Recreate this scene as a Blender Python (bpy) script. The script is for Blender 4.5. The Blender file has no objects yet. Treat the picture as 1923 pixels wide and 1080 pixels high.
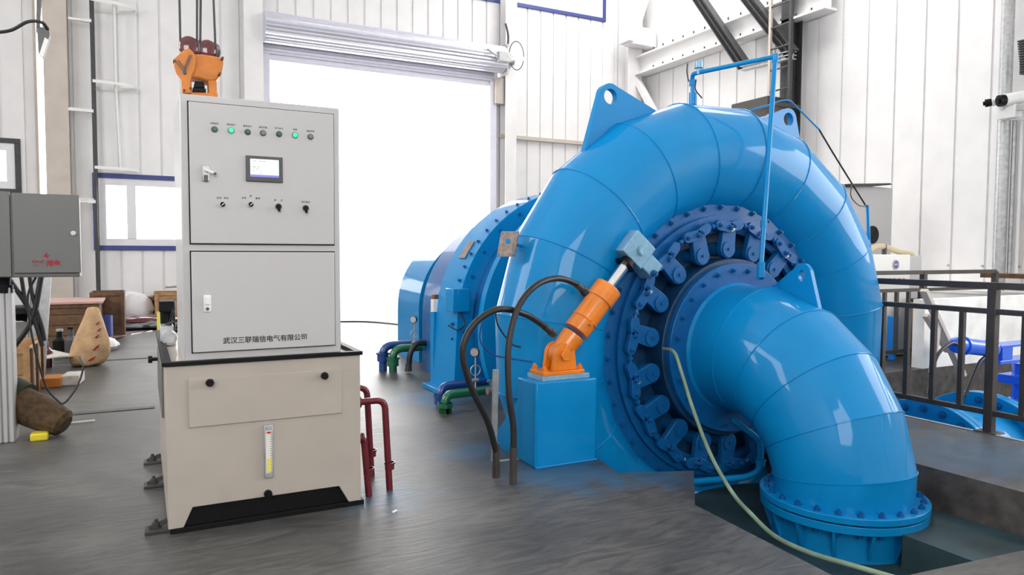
import bpy, bmesh, math, random
from mathutils import Vector, Matrix
random.seed(7)
PI = math.pi
SC = bpy.context.scene
COL = SC.collection

# ------------------------------------------------------------------ camera
IMG_W, IMG_H, FPX = 1923, 1080, 1355.0
CAM = Vector((0, 0, 1.5))
yaw, pitch, roll = math.radians(27.2), math.radians(-2.83), math.radians(0.24)
fw = Vector((math.sin(yaw)*math.cos(pitch), math.cos(yaw)*math.cos(pitch), math.sin(pitch)))
rt = Vector((math.cos(yaw), -math.sin(yaw), 0))
up = rt.cross(fw)
rt2 = rt*math.cos(roll) + up*math.sin(roll)
up2 = -rt*math.sin(roll) + up*math.cos(roll)
cam = bpy.data.cameras.new('camera')
cam.sensor_width = 36; cam.lens = FPX/IMG_W*36; cam.clip_end = 300; cam.clip_start = .05
camo = bpy.data.objects.new('camera', cam); COL.objects.link(camo)
m4 = Matrix((rt2, up2, -fw)).transposed().to_4x4(); m4.translation = CAM
camo.matrix_world = m4
SC.camera = camo

def ray(x, y): return fw + rt2*((x-IMG_W/2)/FPX) - up2*((y-IMG_H/2)/FPX)
def onZ(x, y, z=0.0): d = ray(x, y); return CAM + d*((z-CAM.z)/d.z)      # a photo point measured on a level plane
def onY(x, y, Y): d = ray(x, y); return CAM + d*(Y/d.y)                    # ... on a plane parallel to the back wall
def onX(x, y, X): d = ray(x, y); return CAM + d*(X/d.x)                    # ... on a plane parallel to the side wall

# ------------------------------------------------------------------ light
world = bpy.data.worlds.new('overcast_sky'); SC.world = world; world.use_nodes = True
wn = world.node_tree; wn.nodes.clear()
wo = wn.nodes.new('ShaderNodeOutputWorld'); bg = wn.nodes.new('ShaderNodeBackground')
bg.inputs[0].default_value = (1.0, 0.985, 0.965, 1); bg.inputs[1].default_value = 6.5
wn.links.new(bg.outputs[0], wo.inputs[0])
SC.view_settings.view_transform = 'Standard'; SC.view_settings.look = 'None'
SC.view_settings.gamma = 1; SC.view_settings.use_curve_mapping = False
SC.view_settings.exposure = 0.22

def portal(loc, rot, sx, sy):
    l = bpy.data.lights.new('daylight_portal', 'AREA'); l.shape = 'RECTANGLE'; l.size = sx; l.size_y = sy
    l.cycles.is_portal = True
    o = bpy.data.objects.new('daylight_portal', l); o.location = loc; o.rotation_euler = rot; COL.objects.link(o)
XW0, XW1, YW0, YW1, ZC = -6.0, 13.5, -6.0, 18.0, 10.5       # hall
DOOR = (2.62, 8.6, 0.0, 6.45)                                 # roller door opening in the back wall
LEFTWIN = [(4.0, 10.5, 3.2, 7.6)]       # high windows of the left wall (y0,y1,z0,z1)
REARWIN = [(-5.0, 0.6, 2.6, 7.2)]       # windows of the wall behind the camera (x0,x1,z0,z1)
SKYL = [(9.6, 12.8, 8.0, 17.0)]         # roof lights (x0,x1,y0,y1)
RIGHTWIN_ADDED = [(-4.5, 3.6, 2.0, 7.2)]                         # unseen right wall window, added to light the far right (y0,y1,z0,z1)
portal(((DOOR[0]+DOOR[1])/2, YW1+.12, DOOR[3]/2), (-PI/2, 0, 0), DOOR[1]-DOOR[0], DOOR[3])
for a in LEFTWIN: portal((XW0-.1, (a[0]+a[1])/2, (a[2]+a[3])/2), (0, -PI/2, 0), a[3]-a[2], a[1]-a[0])
for a in RIGHTWIN_ADDED: portal((XW1+.14, (a[0]+a[1])/2, (a[2]+a[3])/2), (0, PI/2, 0), a[3]-a[2], a[1]-a[0])
for a in REARWIN: portal(((a[0]+a[1])/2, YW0-.1, (a[2]+a[3])/2), (PI/2, 0, 0), a[1]-a[0], a[3]-a[2])
for a in SKYL: portal(((a[0]+a[1])/2, (a[2]+a[3])/2, ZC+.1), (0, 0, 0), a[1]-a[0], a[3]-a[2])

# ------------------------------------------------------------------ materials
def mat(name, col, rough=.5, metal=0, coat=0, vary=0, vscale=6, bump=0, bscale=40, emit=None, es=1, spec=.5):
    m = bpy.data.materials.new(name); m.use_nodes = True
    nt = m.node_tree; b = nt.nodes['Principled BSDF']
    b.inputs['Base Color'].default_value = (*col, 1); b.inputs['Roughness'].default_value = rough
    b.inputs['Metallic'].default_value = metal; b.inputs['Coat Weight'].default_value = coat
    b.inputs['Coat Roughness'].default_value = .06
    b.inputs['Specular IOR Level'].default_value = spec
    tc = nt.nodes.new('ShaderNodeTexCoord')
    if vary:
        n = nt.nodes.new('ShaderNodeTexNoise'); n.inputs['Scale'].default_value = vscale; n.inputs['Detail'].default_value = 6
        nt.links.new(tc.outputs['Object'], n.inputs['Vector'])
        mr = nt.nodes.new('ShaderNodeMapRange'); mr.inputs[1].default_value = .3; mr.inputs[2].default_value = .7
        mr.inputs[3].default_value = 1-vary; mr.inputs[4].default_value = 1+vary*.6
        nt.links.new(n.outputs['Fac'], mr.inputs[0])
        mx = nt.nodes.new('ShaderNodeMix'); mx.data_type = 'RGBA'; mx.blend_type = 'MULTIPLY'; mx.inputs[0].default_value = 1
        mx.inputs[6].default_value = (*col, 1)
        nt.links.new(mr.outputs[0], mx.inputs[7]); nt.links.new(mx.outputs[2], b.inputs['Base Color'])
    if bump:
        n2 = nt.nodes.new('ShaderNodeTexNoise'); n2.inputs['Scale'].default_value = bscale; n2.inputs['Detail'].default_value = 4
        nt.links.new(tc.outputs['Object'], n2.inputs['Vector'])
        bp = nt.nodes.new('ShaderNodeBump'); bp.inputs['Strength'].default_value = bump; bp.inputs['Distance'].default_value = .01
        nt.links.new(n2.outputs['Fac'], bp.inputs['Height']); nt.links.new(bp.outputs[0], b.inputs['Normal'])
    if emit:
        b.inputs['Emission Color'].default_value = (*emit, 1); b.inputs['Emission Strength'].default_value = es
    return m
BLUE = (.001, .23, .55)
M = dict(
 blue=mat('blue enamel paint', BLUE, .5, coat=.45, spec=.1, vary=.06, vscale=3, bump=.12, bscale=9),
  blue_shade=mat('shade darkened blue paint', (.002, .045, .13), .5, vary=.4, vscale=6, bump=.3),  # shade of the casing recess put into the paint colour
 blue2=mat('blue machine paint', (.002, .10, .31), .45, coat=.2, spec=.25, vary=.12, vscale=14, bump=.2, bscale=30),
 blue_pale=mat('pale blue machined plate', (.22, .42, .58), .35, metal=.2, vary=.15, vscale=30),
 blue_drum=mat('bright blue drum paint', (.01, .30, .95), .4),
 blue_valve=mat('royal blue valve paint', (.01, .12, .75), .35, coat=.5),
 blue_pipe=mat('dark blue pipe paint', (.008, .05, .22), .35, coat=.4),
 green_pipe=mat('green pipe paint', (.01, .13, .05), .35, coat=.4),
 red_pipe=mat('dark red pipe paint', (.13, .004, .012), .4, coat=.3, vary=.15),
 orange=mat('orange enamel', (.78, .21, .006), .35, coat=.6, bump=.15, bscale=40, vary=.1),
 hook=mat('crane orange paint', (.62, .20, .025), .5, vary=.15, vscale=12),
 chrome=mat('chromed rod', (.75, .75, .77), .18, metal=1),
 steel=mat('galvanised steel', (.48, .49, .50), .45, metal=.6, vary=.2, vscale=15),
 dark_steel=mat('dark painted steel', (.045, .045, .048), .55, vary=.3, vscale=12, bump=.2),
 rail=mat('brown grey railing paint', (.045, .038, .034), .5, vary=.25, vscale=9),
 rust=mat('rusty steel', (.16, .07, .035), .8, vary=.4, vscale=20),
 plate=mat('weathered name plate', (.26, .21, .19), .5, metal=.4, vary=.4, vscale=25),
 black=mat('black enamel', (.004, .004, .005), .5, spec=.2),
 rubber=mat('black rubber', (.012, .012, .014), .45, bump=.2, bscale=80),
 cream=mat('cream white tank paint', (.41, .37, .325), .42, vary=.07, vscale=3, coat=.15),
 grey_cab=mat('light grey powder coat', (.48, .475, .48), .38, bump=.1, bscale=200, coat=.1),
 grey_box=mat('grey powder coat', (.13, .133, .127), .45, bump=.1, bscale=150),  # grey darkened to carry the shade the switch box stands in
 white=mat('white paint', (.78, .78, .76), .5),
 panel=mat('off white wall sheet', (.81, .80, .80), .45, vary=.05, vscale=2),
 colm=mat('beige column paint', (.56, .50, .44), .55, vary=.08, vscale=4),
 shutter=mat('zinc shutter slat', (.66, .66, .74), .3, metal=.45, vary=.05),
 concrete=mat('grey concrete', (.30, .29, .27), .85, vary=.35, vscale=4, bump=.5, bscale=18),
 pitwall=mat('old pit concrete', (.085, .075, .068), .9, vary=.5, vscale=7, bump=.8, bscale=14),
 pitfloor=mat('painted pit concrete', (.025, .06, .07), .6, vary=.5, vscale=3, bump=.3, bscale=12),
 plaster=mat('pale plaster', (.86, .85, .82), .8, vary=.15, vscale=3, bump=.3),
 blueframe=mat('blue window frame', (.03, .045, .22), .4),
 pvc=mat('white window frame', (.75, .75, .78), .4),
 wood=mat('pale crate wood', (.42, .24, .11), .7, vary=.35, vscale=10, bump=.3),
 wood_dark=mat('dark crate wood', (.13, .065, .03), .7, vary=.4, vscale=10, bump=.3),
 pinktop=mat('pinkish board', (.50, .30, .26), .6, vary=.15),
 sack=mat('woven tan sack', (.55, .36, .19), .8, vary=.25, vscale=8, bump=.8, bscale=25),
 red=mat('red paint', (.55, .01, .015), .5),
 redglass=mat('dark red sheave guard', (.085, .003, .01), .15, coat=1),
 yellow=mat('yellow plastic', (.75, .62, .03), .45),
 brown=mat('brown bark mat', (.085, .05, .022), .9, vary=.5, vscale=25, bump=1, bscale=40),
 moss=mat('dark moss green cloth', (.03, .04, .02), .9, vary=.4, bump=.8),
 carton=mat('brown cardboard', (.42, .25, .12), .8, vary=.15),
 cartonw=mat('white printed cardboard', (.60, .57, .52), .7, vary=.2, vscale=18),
 orangebox=mat('orange printed cardboard', (.55, .19, .03), .7),
 plastic_w=mat('white plastic', (.75, .75, .73), .4),
 hose_g=mat('pale green hose', (.19, .27, .19), .4, vary=.35, vscale=5),
 lamp_on=mat('lit green lamp', (.05, .8, .4), .3, emit=(.02, 1, .42), es=.55),
 lamp_off=mat('unlit green lamp', (.03, .12, .09), .3),
 lamp_grey=mat('unlit grey lamp', (.16, .2, .2), .3),
 ink=mat('black lettering ink', (.015, .015, .018), .6),
 red_ink=mat('red lettering ink', (.3, .005, .02), .6),
 purple=mat('purple badge', (.14, .07, .3), .4),
 screen=mat('lit touch screen', (.6, .65, .7), .3, emit=(.86, 1, .93), es=.42),
 screenbar=mat('lit blue screen bar', (.2, .2, .6), .3, emit=(.2, .18, .75), es=.3),
 bezel=mat('dark grey bezel', (.07, .07, .075), .35),
 gauge=mat('level gauge scale', (.7, .7, .66), .35),
 oil=mat('yellow oil column', (.75, .68, .12), .3),
 whitewrap=mat('crumpled white film', (.7, .68, .68), .5, bump=.5),
 tape=mat('yellowed packing wrap', (.5, .42, .27), .5, bump=.5, bscale=15),
)
def glass_mat():
    m = bpy.data.materials.new('window glass'); m.use_nodes = True; nt = m.node_tree; nt.nodes.clear()
    o = nt.nodes.new('ShaderNodeOutputMaterial'); a = nt.nodes.new('ShaderNodeBsdfTransparent'); g = nt.nodes.new('ShaderNodeBsdfGlossy')
    g.inputs['Roughness'].default_value = .05; mx = nt.nodes.new('ShaderNodeMixShader'); mx.inputs[0].default_value = .07
    nt.links.new(a.outputs[0], mx.inputs[1]); nt.links.new(g.outputs[0], mx.inputs[2]); nt.links.new(mx.outputs[0], o.inputs[0])
    return m
M['glass'] = glass_mat()
def floor_mat(name, stains):
    m = bpy.data.materials.new(name); m.use_nodes = True; nt = m.node_tree; b = nt.nodes['Principled BSDF']; L = nt.links
    tc = nt.nodes.new('ShaderNodeTexCoord')
    def noise(s, d=6, dist=0, vec=None):
        n = nt.nodes.new('ShaderNodeTexNoise'); n.inputs['Scale'].default_value = s; n.inputs['Detail'].default_value = d
        n.inputs['Distortion'].default_value = dist; L.new(vec or tc.outputs['Object'], n.inputs['Vector']); return n
    def ramp(src, a, b_, c0, c1):
        r = nt.nodes.new('ShaderNodeValToRGB'); r.color_ramp.elements[0].position = a; r.color_ramp.elements[1].position = b_
        r.color_ramp.elements[0].color = (*c0, 1); r.color_ramp.elements[1].color = (*c1, 1); L.new(src, r.inputs[0]); return r
    def mix(fac, a, b_, bt='MIX', f=None):
        x = nt.nodes.new('ShaderNodeMix'); x.data_type = 'RGBA'; x.blend_type = bt
        if fac is None: x.inputs[0].default_value = f
        else: L.new(fac, x.inputs[0])
        for s, v in ((6, a), (7, b_)):
            if isinstance(v, tuple): x.inputs[s].default_value = (*v, 1)
            else: L.new(v, x.inputs[s])
        return x
    big = noise(.8, 8, 1.2); base = ramp(big.outputs['Fac'], .3, .72, (.05, .05, .05), (.125, .123, .116))
    mp = nt.nodes.new('ShaderNodeMapping'); mp.inputs['Scale'].default_value = (1.1, 4.5, 1); L.new(tc.outputs['Object'], mp.inputs['Vector'])
    sw = noise(2.2, 8, 2.5, mp.outputs[0]); swr = ramp(sw.outputs['Fac'], .38, .62, (.72, .72, .73), (1.15, 1.15, 1.14))
    fine = noise(60, 4); fr = ramp(fine.outputs['Fac'], .3, .7, (.93, .93, .93), (1.05, 1.05, 1.05))
    c = mix(None, base.outputs[0], swr.outputs[0], 'MULTIPLY', 1); c = mix(None, c.outputs[2], fr.outputs[0], 'MULTIPLY', 1)
    last = c.outputs[2]
    sn = noise(5, 6, .6)
    for (x, y, r, k) in stains:      # overspray of blue paint on the concrete
        d = nt.nodes.new('ShaderNodeVectorMath'); d.operation = 'DISTANCE'; d.inputs[1].default_value = (x, y, 0)
        L.new(tc.outputs['Object'], d.inputs[0])
        a = nt.nodes.new('ShaderNodeMath'); a.operation = 'MULTIPLY_ADD'; a.inputs[1].default_value = r*1.6; 
        L.new(sn.outputs['Fac'], a.inputs[0]); L.new(d.outputs['Value'], a.inputs[2])
        mr = nt.nodes.new('ShaderNodeMapRange'); mr.inputs[1].default_value = r*1.15; mr.inputs[2].default_value = r*1.75
        mr.inputs[3].default_value = k; mr.inputs[4].default_value = 0; L.new(a.outputs[0], mr.inputs[0])
        last = mix(mr.outputs[0], last, (.03, .17, .34)).outputs[2]
    L.new(last, b.inputs['Base Color'])
    rr = nt.nodes.new('ShaderNodeMapRange'); b.inputs['Specular IOR Level'].default_value = .3; rr.inputs[3].default_value = .36; rr.inputs[4].default_value = .5; L.new(sw.outputs['Fac'], rr.inputs[0])
    L.new(rr.outputs[0], b.inputs['Roughness'])
    bp = nt.nodes.new('ShaderNodeBump'); bp.inputs['Strength'].default_value = .25; bp.inputs['Distance'].default_value = .01
    L.new(sw.outputs['Fac'], bp.inputs['Height']); L.new(bp.outputs[0], b.inputs['Normal'])
    return m
M['floor'] = floor_mat('trowelled concrete floor', [(2.55, 4.15, .55, .45), (1.3, 4.25, .42, .3), (2.7, 6.9, .6, .5), (3.0, 3.85, .35, .4), (5.5, 3.2, .9, .3), (5.6, 4.4, .8, .4), (2.2, 4.9, .35, .35)])

# ------------------------------------------------------------------ mesh helper
class B:
    def __init__(s): s.bm = bmesh.new(); s.mi = 0
    def m(s, i): s.mi = i; return s
    def _fin(s, faces):
        for f in faces: f.material_index = s.mi
    def box(s, x0, x1, y0, y1, z0, z1, rot=None, piv=None):
        vs = [s.bm.verts.new((x, y, z)) for x in (x0, x1) for y in (y0, y1) for z in (z0, z1)]
        if rot is not None:
            piv = Vector(piv) if piv is not None else Vector(((x0+x1)/2, (y0+y1)/2, (z0+z1)/2))
            for v in vs: v.co = piv + rot @ (v.co-piv)
        idx = ((0, 1, 3, 2), (4, 6, 7, 5), (0, 4, 5, 1), (2, 3, 7, 6), (0, 2, 6, 4), (1, 5, 7, 3))
        s._fin([s.bm.faces.new([vs[i] for i in f]) for f in idx]); return s
    def bar(s, p, q, w, h=None, upv=(0, 0, 1)):
        """a rectangular bar from p to q"""
        p, q = Vector(p), Vector(q); h = h or w; d = (q-p).normalized(); u = Vector(upv)
        if abs(d.dot(u)) > .98: u = Vector((0, 1, 0))
        a = d.cross(u).normalized(); b = a.cross(d).normalized()
        vs = [s.bm.verts.new(c + a*sa*w/2 + b*sb*h/2) for c in (p, q) for sa, sb in ((-1, -1), (1, -1), (1, 1), (-1, 1))]
        s._fin([s.bm.faces.new([vs[i] for i in f]) for f in ((3, 2, 1, 0), (4, 5, 6, 7), (0, 1, 5, 4), (1, 2, 6, 5), (2, 3, 7, 6), (3, 0, 4, 7))]); return s
    def frame(s, d):
        d = Vector(d).normalized(); u = Vector((0, 0, 1)) if abs(d.z) < .9 else Vector((0, 1, 0))
        a = d.cross(u).normalized(); return a, a.cross(d).normalized(), d
    def loft(s, rings, closed=False, caps=True):
        rv = [[s.bm.verts.new(c) for c in r] for r in rings]; n = len(rv[0]); fs = []
        m = len(rv)
        for i in range(m if closed else m-1):
            r0, r1 = rv[i], rv[(i+1) % m]
            for k in range(n):
                fs.append(s.bm.faces.new((r0[k], r0[(k+1) % n], r1[(k+1) % n], r1[k])))
        if caps and not closed:
            fs.append(s.bm.faces.new(list(reversed(rv[0])))); fs.append(s.bm.faces.new(rv[-1]))
        s._fin(fs); return s
    def cyl(s, p, q, r, r2=None, n=20, cap=True):
        p, q = Vector(p), Vector(q); a, b, d = s.frame(q-p); r2 = r if r2 is None else r2
        ring = lambda c, R: [c + (a*math.cos(2*PI*k/n) + b*math.sin(2*PI*k/n))*R for k in range(n)]
        return s.loft([ring(p, r), ring(q, r2)], caps=cap)
    def lathe(s, c, axis, prof, n=48, a0=0):
        """prof: list of (distance along axis, radius)"""
        c = Vector(c); a, b, d = s.frame(axis)
        return s.loft([[c + d*t + (a*math.cos(2*PI*k/n+a0) + b*math.sin(2*PI*k/n+a0))*max(R, 1e-4) for k in range(n)] for t, R in prof])
    def tube(s, pts, r, n=12, bend=0, rs=None):
        pts = [Vector(p) for p in pts]
        if bend: pts = fillet(pts, bend)
        rings = []; a = None
        for i, p in enumerate(pts):
            d = (pts[min(i+1, len(pts)-1)] - pts[max(i-1, 0)]).normalized()
            if a is None: a = s.frame(d)[0]
            a = (a - d*a.dot(d)).normalized(); b = a.cross(d)
            R = rs[i] if rs else r
            rings.append([p + (a*math.cos(2*PI*k/n) + b*math.sin(2*PI*k/n))*R for k in range(n)])
        return s.loft(rings)
    def prism(s, poly, off, hole=None):
        """extrude a planar 3D polygon by a vector"""
        off = Vector(off); A = [s.bm.verts.new(Vector(p)) for p in poly]; Bv = [s.bm.verts.new(Vector(p)+off) for p in poly]; n = len(A); fs = []
        for k in range(n): fs.append(s.bm.faces.new((A[k], A[(k+1) % n], Bv[(k+1) % n], Bv[k])))
        if hole is None:
            fs.append(s.bm.faces.new(list(reversed(A)))); fs.append(s.bm.faces.new(Bv))
        else:
            H0 = [s.bm.verts.new(Vector(p)) for p in hole]; H1 = [s.bm.verts.new(Vector(p)+off) for p in hole]; m = len(H0)
            for k in range(m): fs.append(s.bm.faces.new((H0[(k+1) % m], H0[k], H1[k], H1[(k+1) % m])))
            for O, H in ((A, H0), (Bv, H1)):
                es = []
                for r in (O, H):
                    for k in range(len(r)):
                        e = s.bm.edges.get((r[k], r[(k+1) % len(r)])) or s.bm.edges.new((r[k], r[(k+1) % len(r)])); es.append(e)
                g = bmesh.ops.triangle_fill(s.bm, edges=es, use_beauty=True)
                fs += [f for f in g['geom'] if isinstance(f, bmesh.types.BMFace)]
        s._fin(fs); return s
    def sphere(s, c, r, n=16, sc=(1, 1, 1)):
        g = bmesh.ops.create_uvsphere(s.bm, u_segments=n, v_segments=max(6, n//2), radius=r)
        for v in g['verts']: v.co = Vector(c) + Vector((v.co.x*sc[0], v.co.y*sc[1], v.co.z*sc[2]))
        s._fin({f for v in g['verts'] for f in v.link_faces}); return s
    def hexb(s, p, d, r=.014, h=.012):
        """hexagon bolt head on a washer"""
        p = Vector(p); d = Vector(d).normalized()
        s.cyl(p, p+d*h*.25, r*1.25, n=12); s.cyl(p+d*h*.25, p+d*h, r, n=6); s.cyl(p+d*h, p+d*h*1.6, r*.5, n=8); return s
    def obj(s, name, ma, parent=None, bevel=0, angle=35, smooth=True, subd=0, recalc=True):
        if recalc: bmesh.ops.recalc_face_normals(s.bm, faces=s.bm.faces)
        me = bpy.data.meshes.new(name); s.bm.to_mesh(me); s.bm.free()
        for x in (ma if isinstance(ma, (list, tuple)) else [ma]): me.materials.append(M[x] if isinstance(x, str) else x)
        if smooth:
            me.polygons.foreach_set('use_smooth', [True]*len(me.polygons)); me.set_sharp_from_angle(angle=math.radians(angle))
        o = bpy.data.objects.new(name, me); COL.objects.link(o)
        if parent is not None:
            o.parent = parent; q = parent; loc = Vector((0, 0, 0))
            while q is not None: loc += q.location; q = q.parent
            o.location = -loc
        if bevel:
            b = o.modifiers.new('bevel', 'BEVEL'); b.width = bevel; b.segments = 2; b.limit_method = 'ANGLE'; b.angle_limit = math.radians(40); b.harden_normals = False
        if subd:
            b = o.modifiers.new('subd', 'SUBSURF'); b.levels = subd; b.render_levels = subd
        return o
def fillet(pts, r, n=6):
    out = [pts[0]]
    for i in range(1, len(pts)-1):
        p, a, b = pts[i], (pts[i-1]-pts[i]), (pts[i+1]-pts[i])
        rr = min(r, a.length*.49, b.length*.49); A = p + a.normalized()*rr; C = p + b.normalized()*rr
        for k in range(n+1):
            t = k/n; out.append(A*(1-t)**2 + p*2*t*(1-t) + C*t*t)
    out.append(pts[-1]); return out
def spline(pts, n=8):
    """smooth curve through points"""
    P = [Vector(p) for p in pts]; P = [P[0]*2-P[1]] + P + [P[-1]*2-P[-2]]; out = []
    for i in range(1, len(P)-2):
        a, b, c, d = P[i-1], P[i], P[i+1], P[i+2]
        for k in range(n):
            t = k/n; out.append(.5*((2*b) + (c-a)*t + (2*a-5*b+4*c-d)*t*t + (3*b-a-3*c+d)*t**3))
    out.append(P[-2]); return out
def tag(o, label=None, cat=None, group=None, kind=None):
    if label: o['label'] = label
    if cat: o['category'] = cat
    if group: o['group'] = group
    if kind: o['kind'] = kind
    return o
def thing(name, label, cat, loc, group=None):
    o = bpy.data.objects.new(name, None); COL.objects.link(o); o.location = loc; o.empty_display_size = .1
    return tag(o, label, cat, group)
def struct(o): o['kind'] = 'structure'; return o
def text(name, s, loc, right, upv, size, ma, parent, align='CENTER', ext=.0006, bold=0):
    c = bpy.data.curves.new(name, 'FONT'); c.body = s; c.size = size; c.align_x = align; c.align_y = 'CENTER'; c.extrude = ext; c.offset = bold
    c.materials.append(M[ma]); o = bpy.data.objects.new(name, c); COL.objects.link(o)
    right = Vector(right).normalized(); upv = Vector(upv).normalized(); n = right.cross(upv)
    m = Matrix((right, upv, n)).transposed().to_4x4()
    q = parent; base = Vector((0, 0, 0))
    while q is not None: base += q.matrix_basis.translation; q = q.parent
    m.translation = Vector(loc) - base
    dg = bpy.context.evaluated_depsgraph_get(); me = bpy.data.meshes.new_from_object(o.evaluated_get(dg)); me.name = name
    bpy.data.objects.remove(o); o = bpy.data.objects.new(name, me); COL.objects.link(o)
    o.parent = parent; o.matrix_basis = m
    return o
def lp(a, b, t): return a + (b-a)*t

# ================================================================== THE SETTING
def panel_wall(name, P0, P1, z0, z1, holes, th=.12, rib=.42, groove=.03, dep=.012, ma='panel'):
    """a ribbed sandwich-panel wall from P0 to P1; its inner face looks to the left of P0->P1; holes are (u0,u1,z0,z1)"""
    P0 = Vector((*P0, 0)); P1 = Vector((*P1, 0)); L = (P1-P0).length; u = (P1-P0).normalized(); n = Vector((-u.y, u.x, 0))
    cuts = {0.0, L}
    k = 0
    while k*rib < L: cuts |= {k*rib, min(L, k*rib+groove)}; k += 1
    for h in holes: cuts |= {h[0], h[1]}
    cuts = sorted(cuts); b = B()
    for a, c in zip(cuts, cuts[1:]):
        if c-a < 1e-4: continue
        mid = (a+c)/2; isg = (mid % rib) < groove; d = -dep if isg else 0
        segs = [(z0, z1)]
        for h in holes:
            if h[0]-1e-4 < mid < h[1]+1e-4:
                ns = []
                for s0, s1 in segs:
                    if h[2] > s0: ns.append((s0, min(s1, h[2])))
                    if h[3] < s1: ns.append((max(s0, h[3]), s1))
                segs = [q for q in ns if q[1]-q[0] > 1e-4]
        for s0, s1 in segs:
            A, C = P0+u*a, P0+u*c
            b.prism([A+Vector((0, 0, s0)), C+Vector((0, 0, s0)), C+n*d+Vector((0, 0, s0)), A+n*d+Vector((0, 0, s0)), ][:2] +
                    [C-n*th+Vector((0, 0, s0)), A-n*th+Vector((0, 0, s0))] if not isg else
                    [A+n*d+Vector((0, 0, s0)), C+n*d+Vector((0, 0, s0)), C-n*th+Vector((0, 0, s0)), A-n*th+Vector((0, 0, s0))], (0, 0, s1-s0))
    return struct(b.obj(name, ma, smooth=False))
SLIT = (onY(66, 0, 18).x-.0, onY(66, 0, 18).x+.11, 1.0, ZC)      # daylight gap beside the beige column
WIN1 = (-.80, 1.75, 1.60, 3.06); WIN2 = (-4.2, -2.27, 2.75, 3.68); WIN3 = (3.4, 12.2, 8.37, 9.7)
def hb(w): return (XW1-w[1], XW1-w[0], w[2], w[3])      # the back wall runs from the right corner to the left one
panel_wall('wall_back', (XW1, YW1), (XW0, YW1), 0, ZC, [hb((DOOR[0], DOOR[1], -1, DOOR[3])), hb(WIN1), hb(WIN2), hb(WIN3), hb(SLIT)], dep=.035, groove=.05)
panel_wall('wall_right', (XW1, YW0), (XW1, YW1), -.2, ZC, [(a[0]-YW0, a[1]-YW0, a[2], a[3]) for a in RIGHTWIN_ADDED], rib=.62, dep=.03, groove=.04)
panel_wall('wall_left', (XW0, YW1), (XW0, YW0), 0, ZC, [(YW1-a[1], YW1-a[0], a[2], a[3]) for a in LEFTWIN])
panel_wall('wall_rear', (XW0, YW0), (XW1, YW0), 0, ZC, [(a[0]-XW0, a[1]-XW0, a[2], a[3]) for a in REARWIN])
# ceiling with two roof lights
b = B(); xs = [XW0] + [v for q in SKYL for v in q[:2]] + [XW1]
for x0, x1 in zip(xs, xs[1:]):
    sk = [s for s in SKYL if abs(s[0]-x0) < 1e-6]
    if sk: b.box(x0, x1, YW0, sk[0][2], ZC, ZC+.15); b.box(x0, x1, sk[0][3], YW1, ZC, ZC+.15)
    else: b.box(x0, x1, YW0, YW1, ZC, ZC+.15)
struct(b.obj('ceiling', 'panel', smooth=False))

# floor with the draft-tube pit and the valve pit cut into it
def v2(p): return (p.x, p.y)
PITA = [(2.96, 5.5), (2.96, 4.42), v2(onZ(1160, 888)), v2(onZ(1303, 884)), v2(onZ(1305, 948)), (2.83, 2.12), (4.93, 1.9), (4.86, 5.5)]
PITB = [(6.27, -3.5), (12.9, -3.5), (12.9, 5.85), (6.27, 5.85)]
OUT = [(XW0, YW0), (XW1, YW0), (XW1, YW1+.15), (XW0, YW1+.15)]
def ring_fill(name, outer, holes, z, ma):
    b = B(); es = []
    for poly in [outer]+holes:
        vs = [b.bm.verts.new((x, y, z)) for x, y in poly]
        es += [b.bm.edges.new((vs[k], vs[(k+1) % len(vs)])) for k in range(len(vs))]
    bmesh.ops.triangle_fill(b.bm, edges=es, use_beauty=True)
    for f in b.bm.faces:
        f.normal_update()
        if f.normal.z < 0: f.normal_flip()
    return struct(b.obj(name, ma, smooth=False, recalc=False))
ring_fill('floor', OUT, [PITA, PITB], 0, 'floor')
b = B()
for poly, zb in ((PITA, -.5), (PITB, -2.6)):
    n = len(poly)
    for k in range(n):
        (xa, ya), (xb, yb) = poly[k], poly[(k+1) % n]
        vs = [b.bm.verts.new(c) for c in ((xa, ya, 0), (xb, yb, 0), (xb, yb, zb), (xa, ya, zb))]; b.bm.faces.new(vs)
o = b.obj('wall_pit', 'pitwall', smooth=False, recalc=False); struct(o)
def flat(name, poly, z, ma):
    b = B(); b.bm.faces.new([b.bm.verts.new((x, y, z)) for x, y in poly])
    for f in b.bm.faces:
        f.normal_update()
        if f.normal.z < 0: f.normal_flip()
    return struct(b.obj(name, ma, smooth=False, recalc=False))
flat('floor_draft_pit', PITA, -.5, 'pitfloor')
flat('floor_valve_pit', PITB, -2.6, 'concrete')
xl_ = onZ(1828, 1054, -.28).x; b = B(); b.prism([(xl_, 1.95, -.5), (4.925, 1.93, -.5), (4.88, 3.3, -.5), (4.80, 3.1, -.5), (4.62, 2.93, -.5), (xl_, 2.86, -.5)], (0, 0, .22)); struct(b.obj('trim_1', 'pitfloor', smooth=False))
# pale angle iron along the valve pit edge, joints in the floor
b = B(); b.box(6.24, 6.275, -3.5, 5.85, -.06, .006); struct(b.obj('trim_2', 'steel', smooth=False))
for i, (p, q, w) in enumerate([((100, 778), (298, 767), .1), ((150, 679), (292, 672), .1)]):
    a, c = onZ(*p), onZ(*q); y = (a.y+c.y)/2
    b = B(); b.box(-6, .09 if i == 0 else 2.2, y-w/2, y+w/2, .001, .006); struct(b.obj('trim_%d' % (i+3), 'dark_steel', smooth=False))
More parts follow.
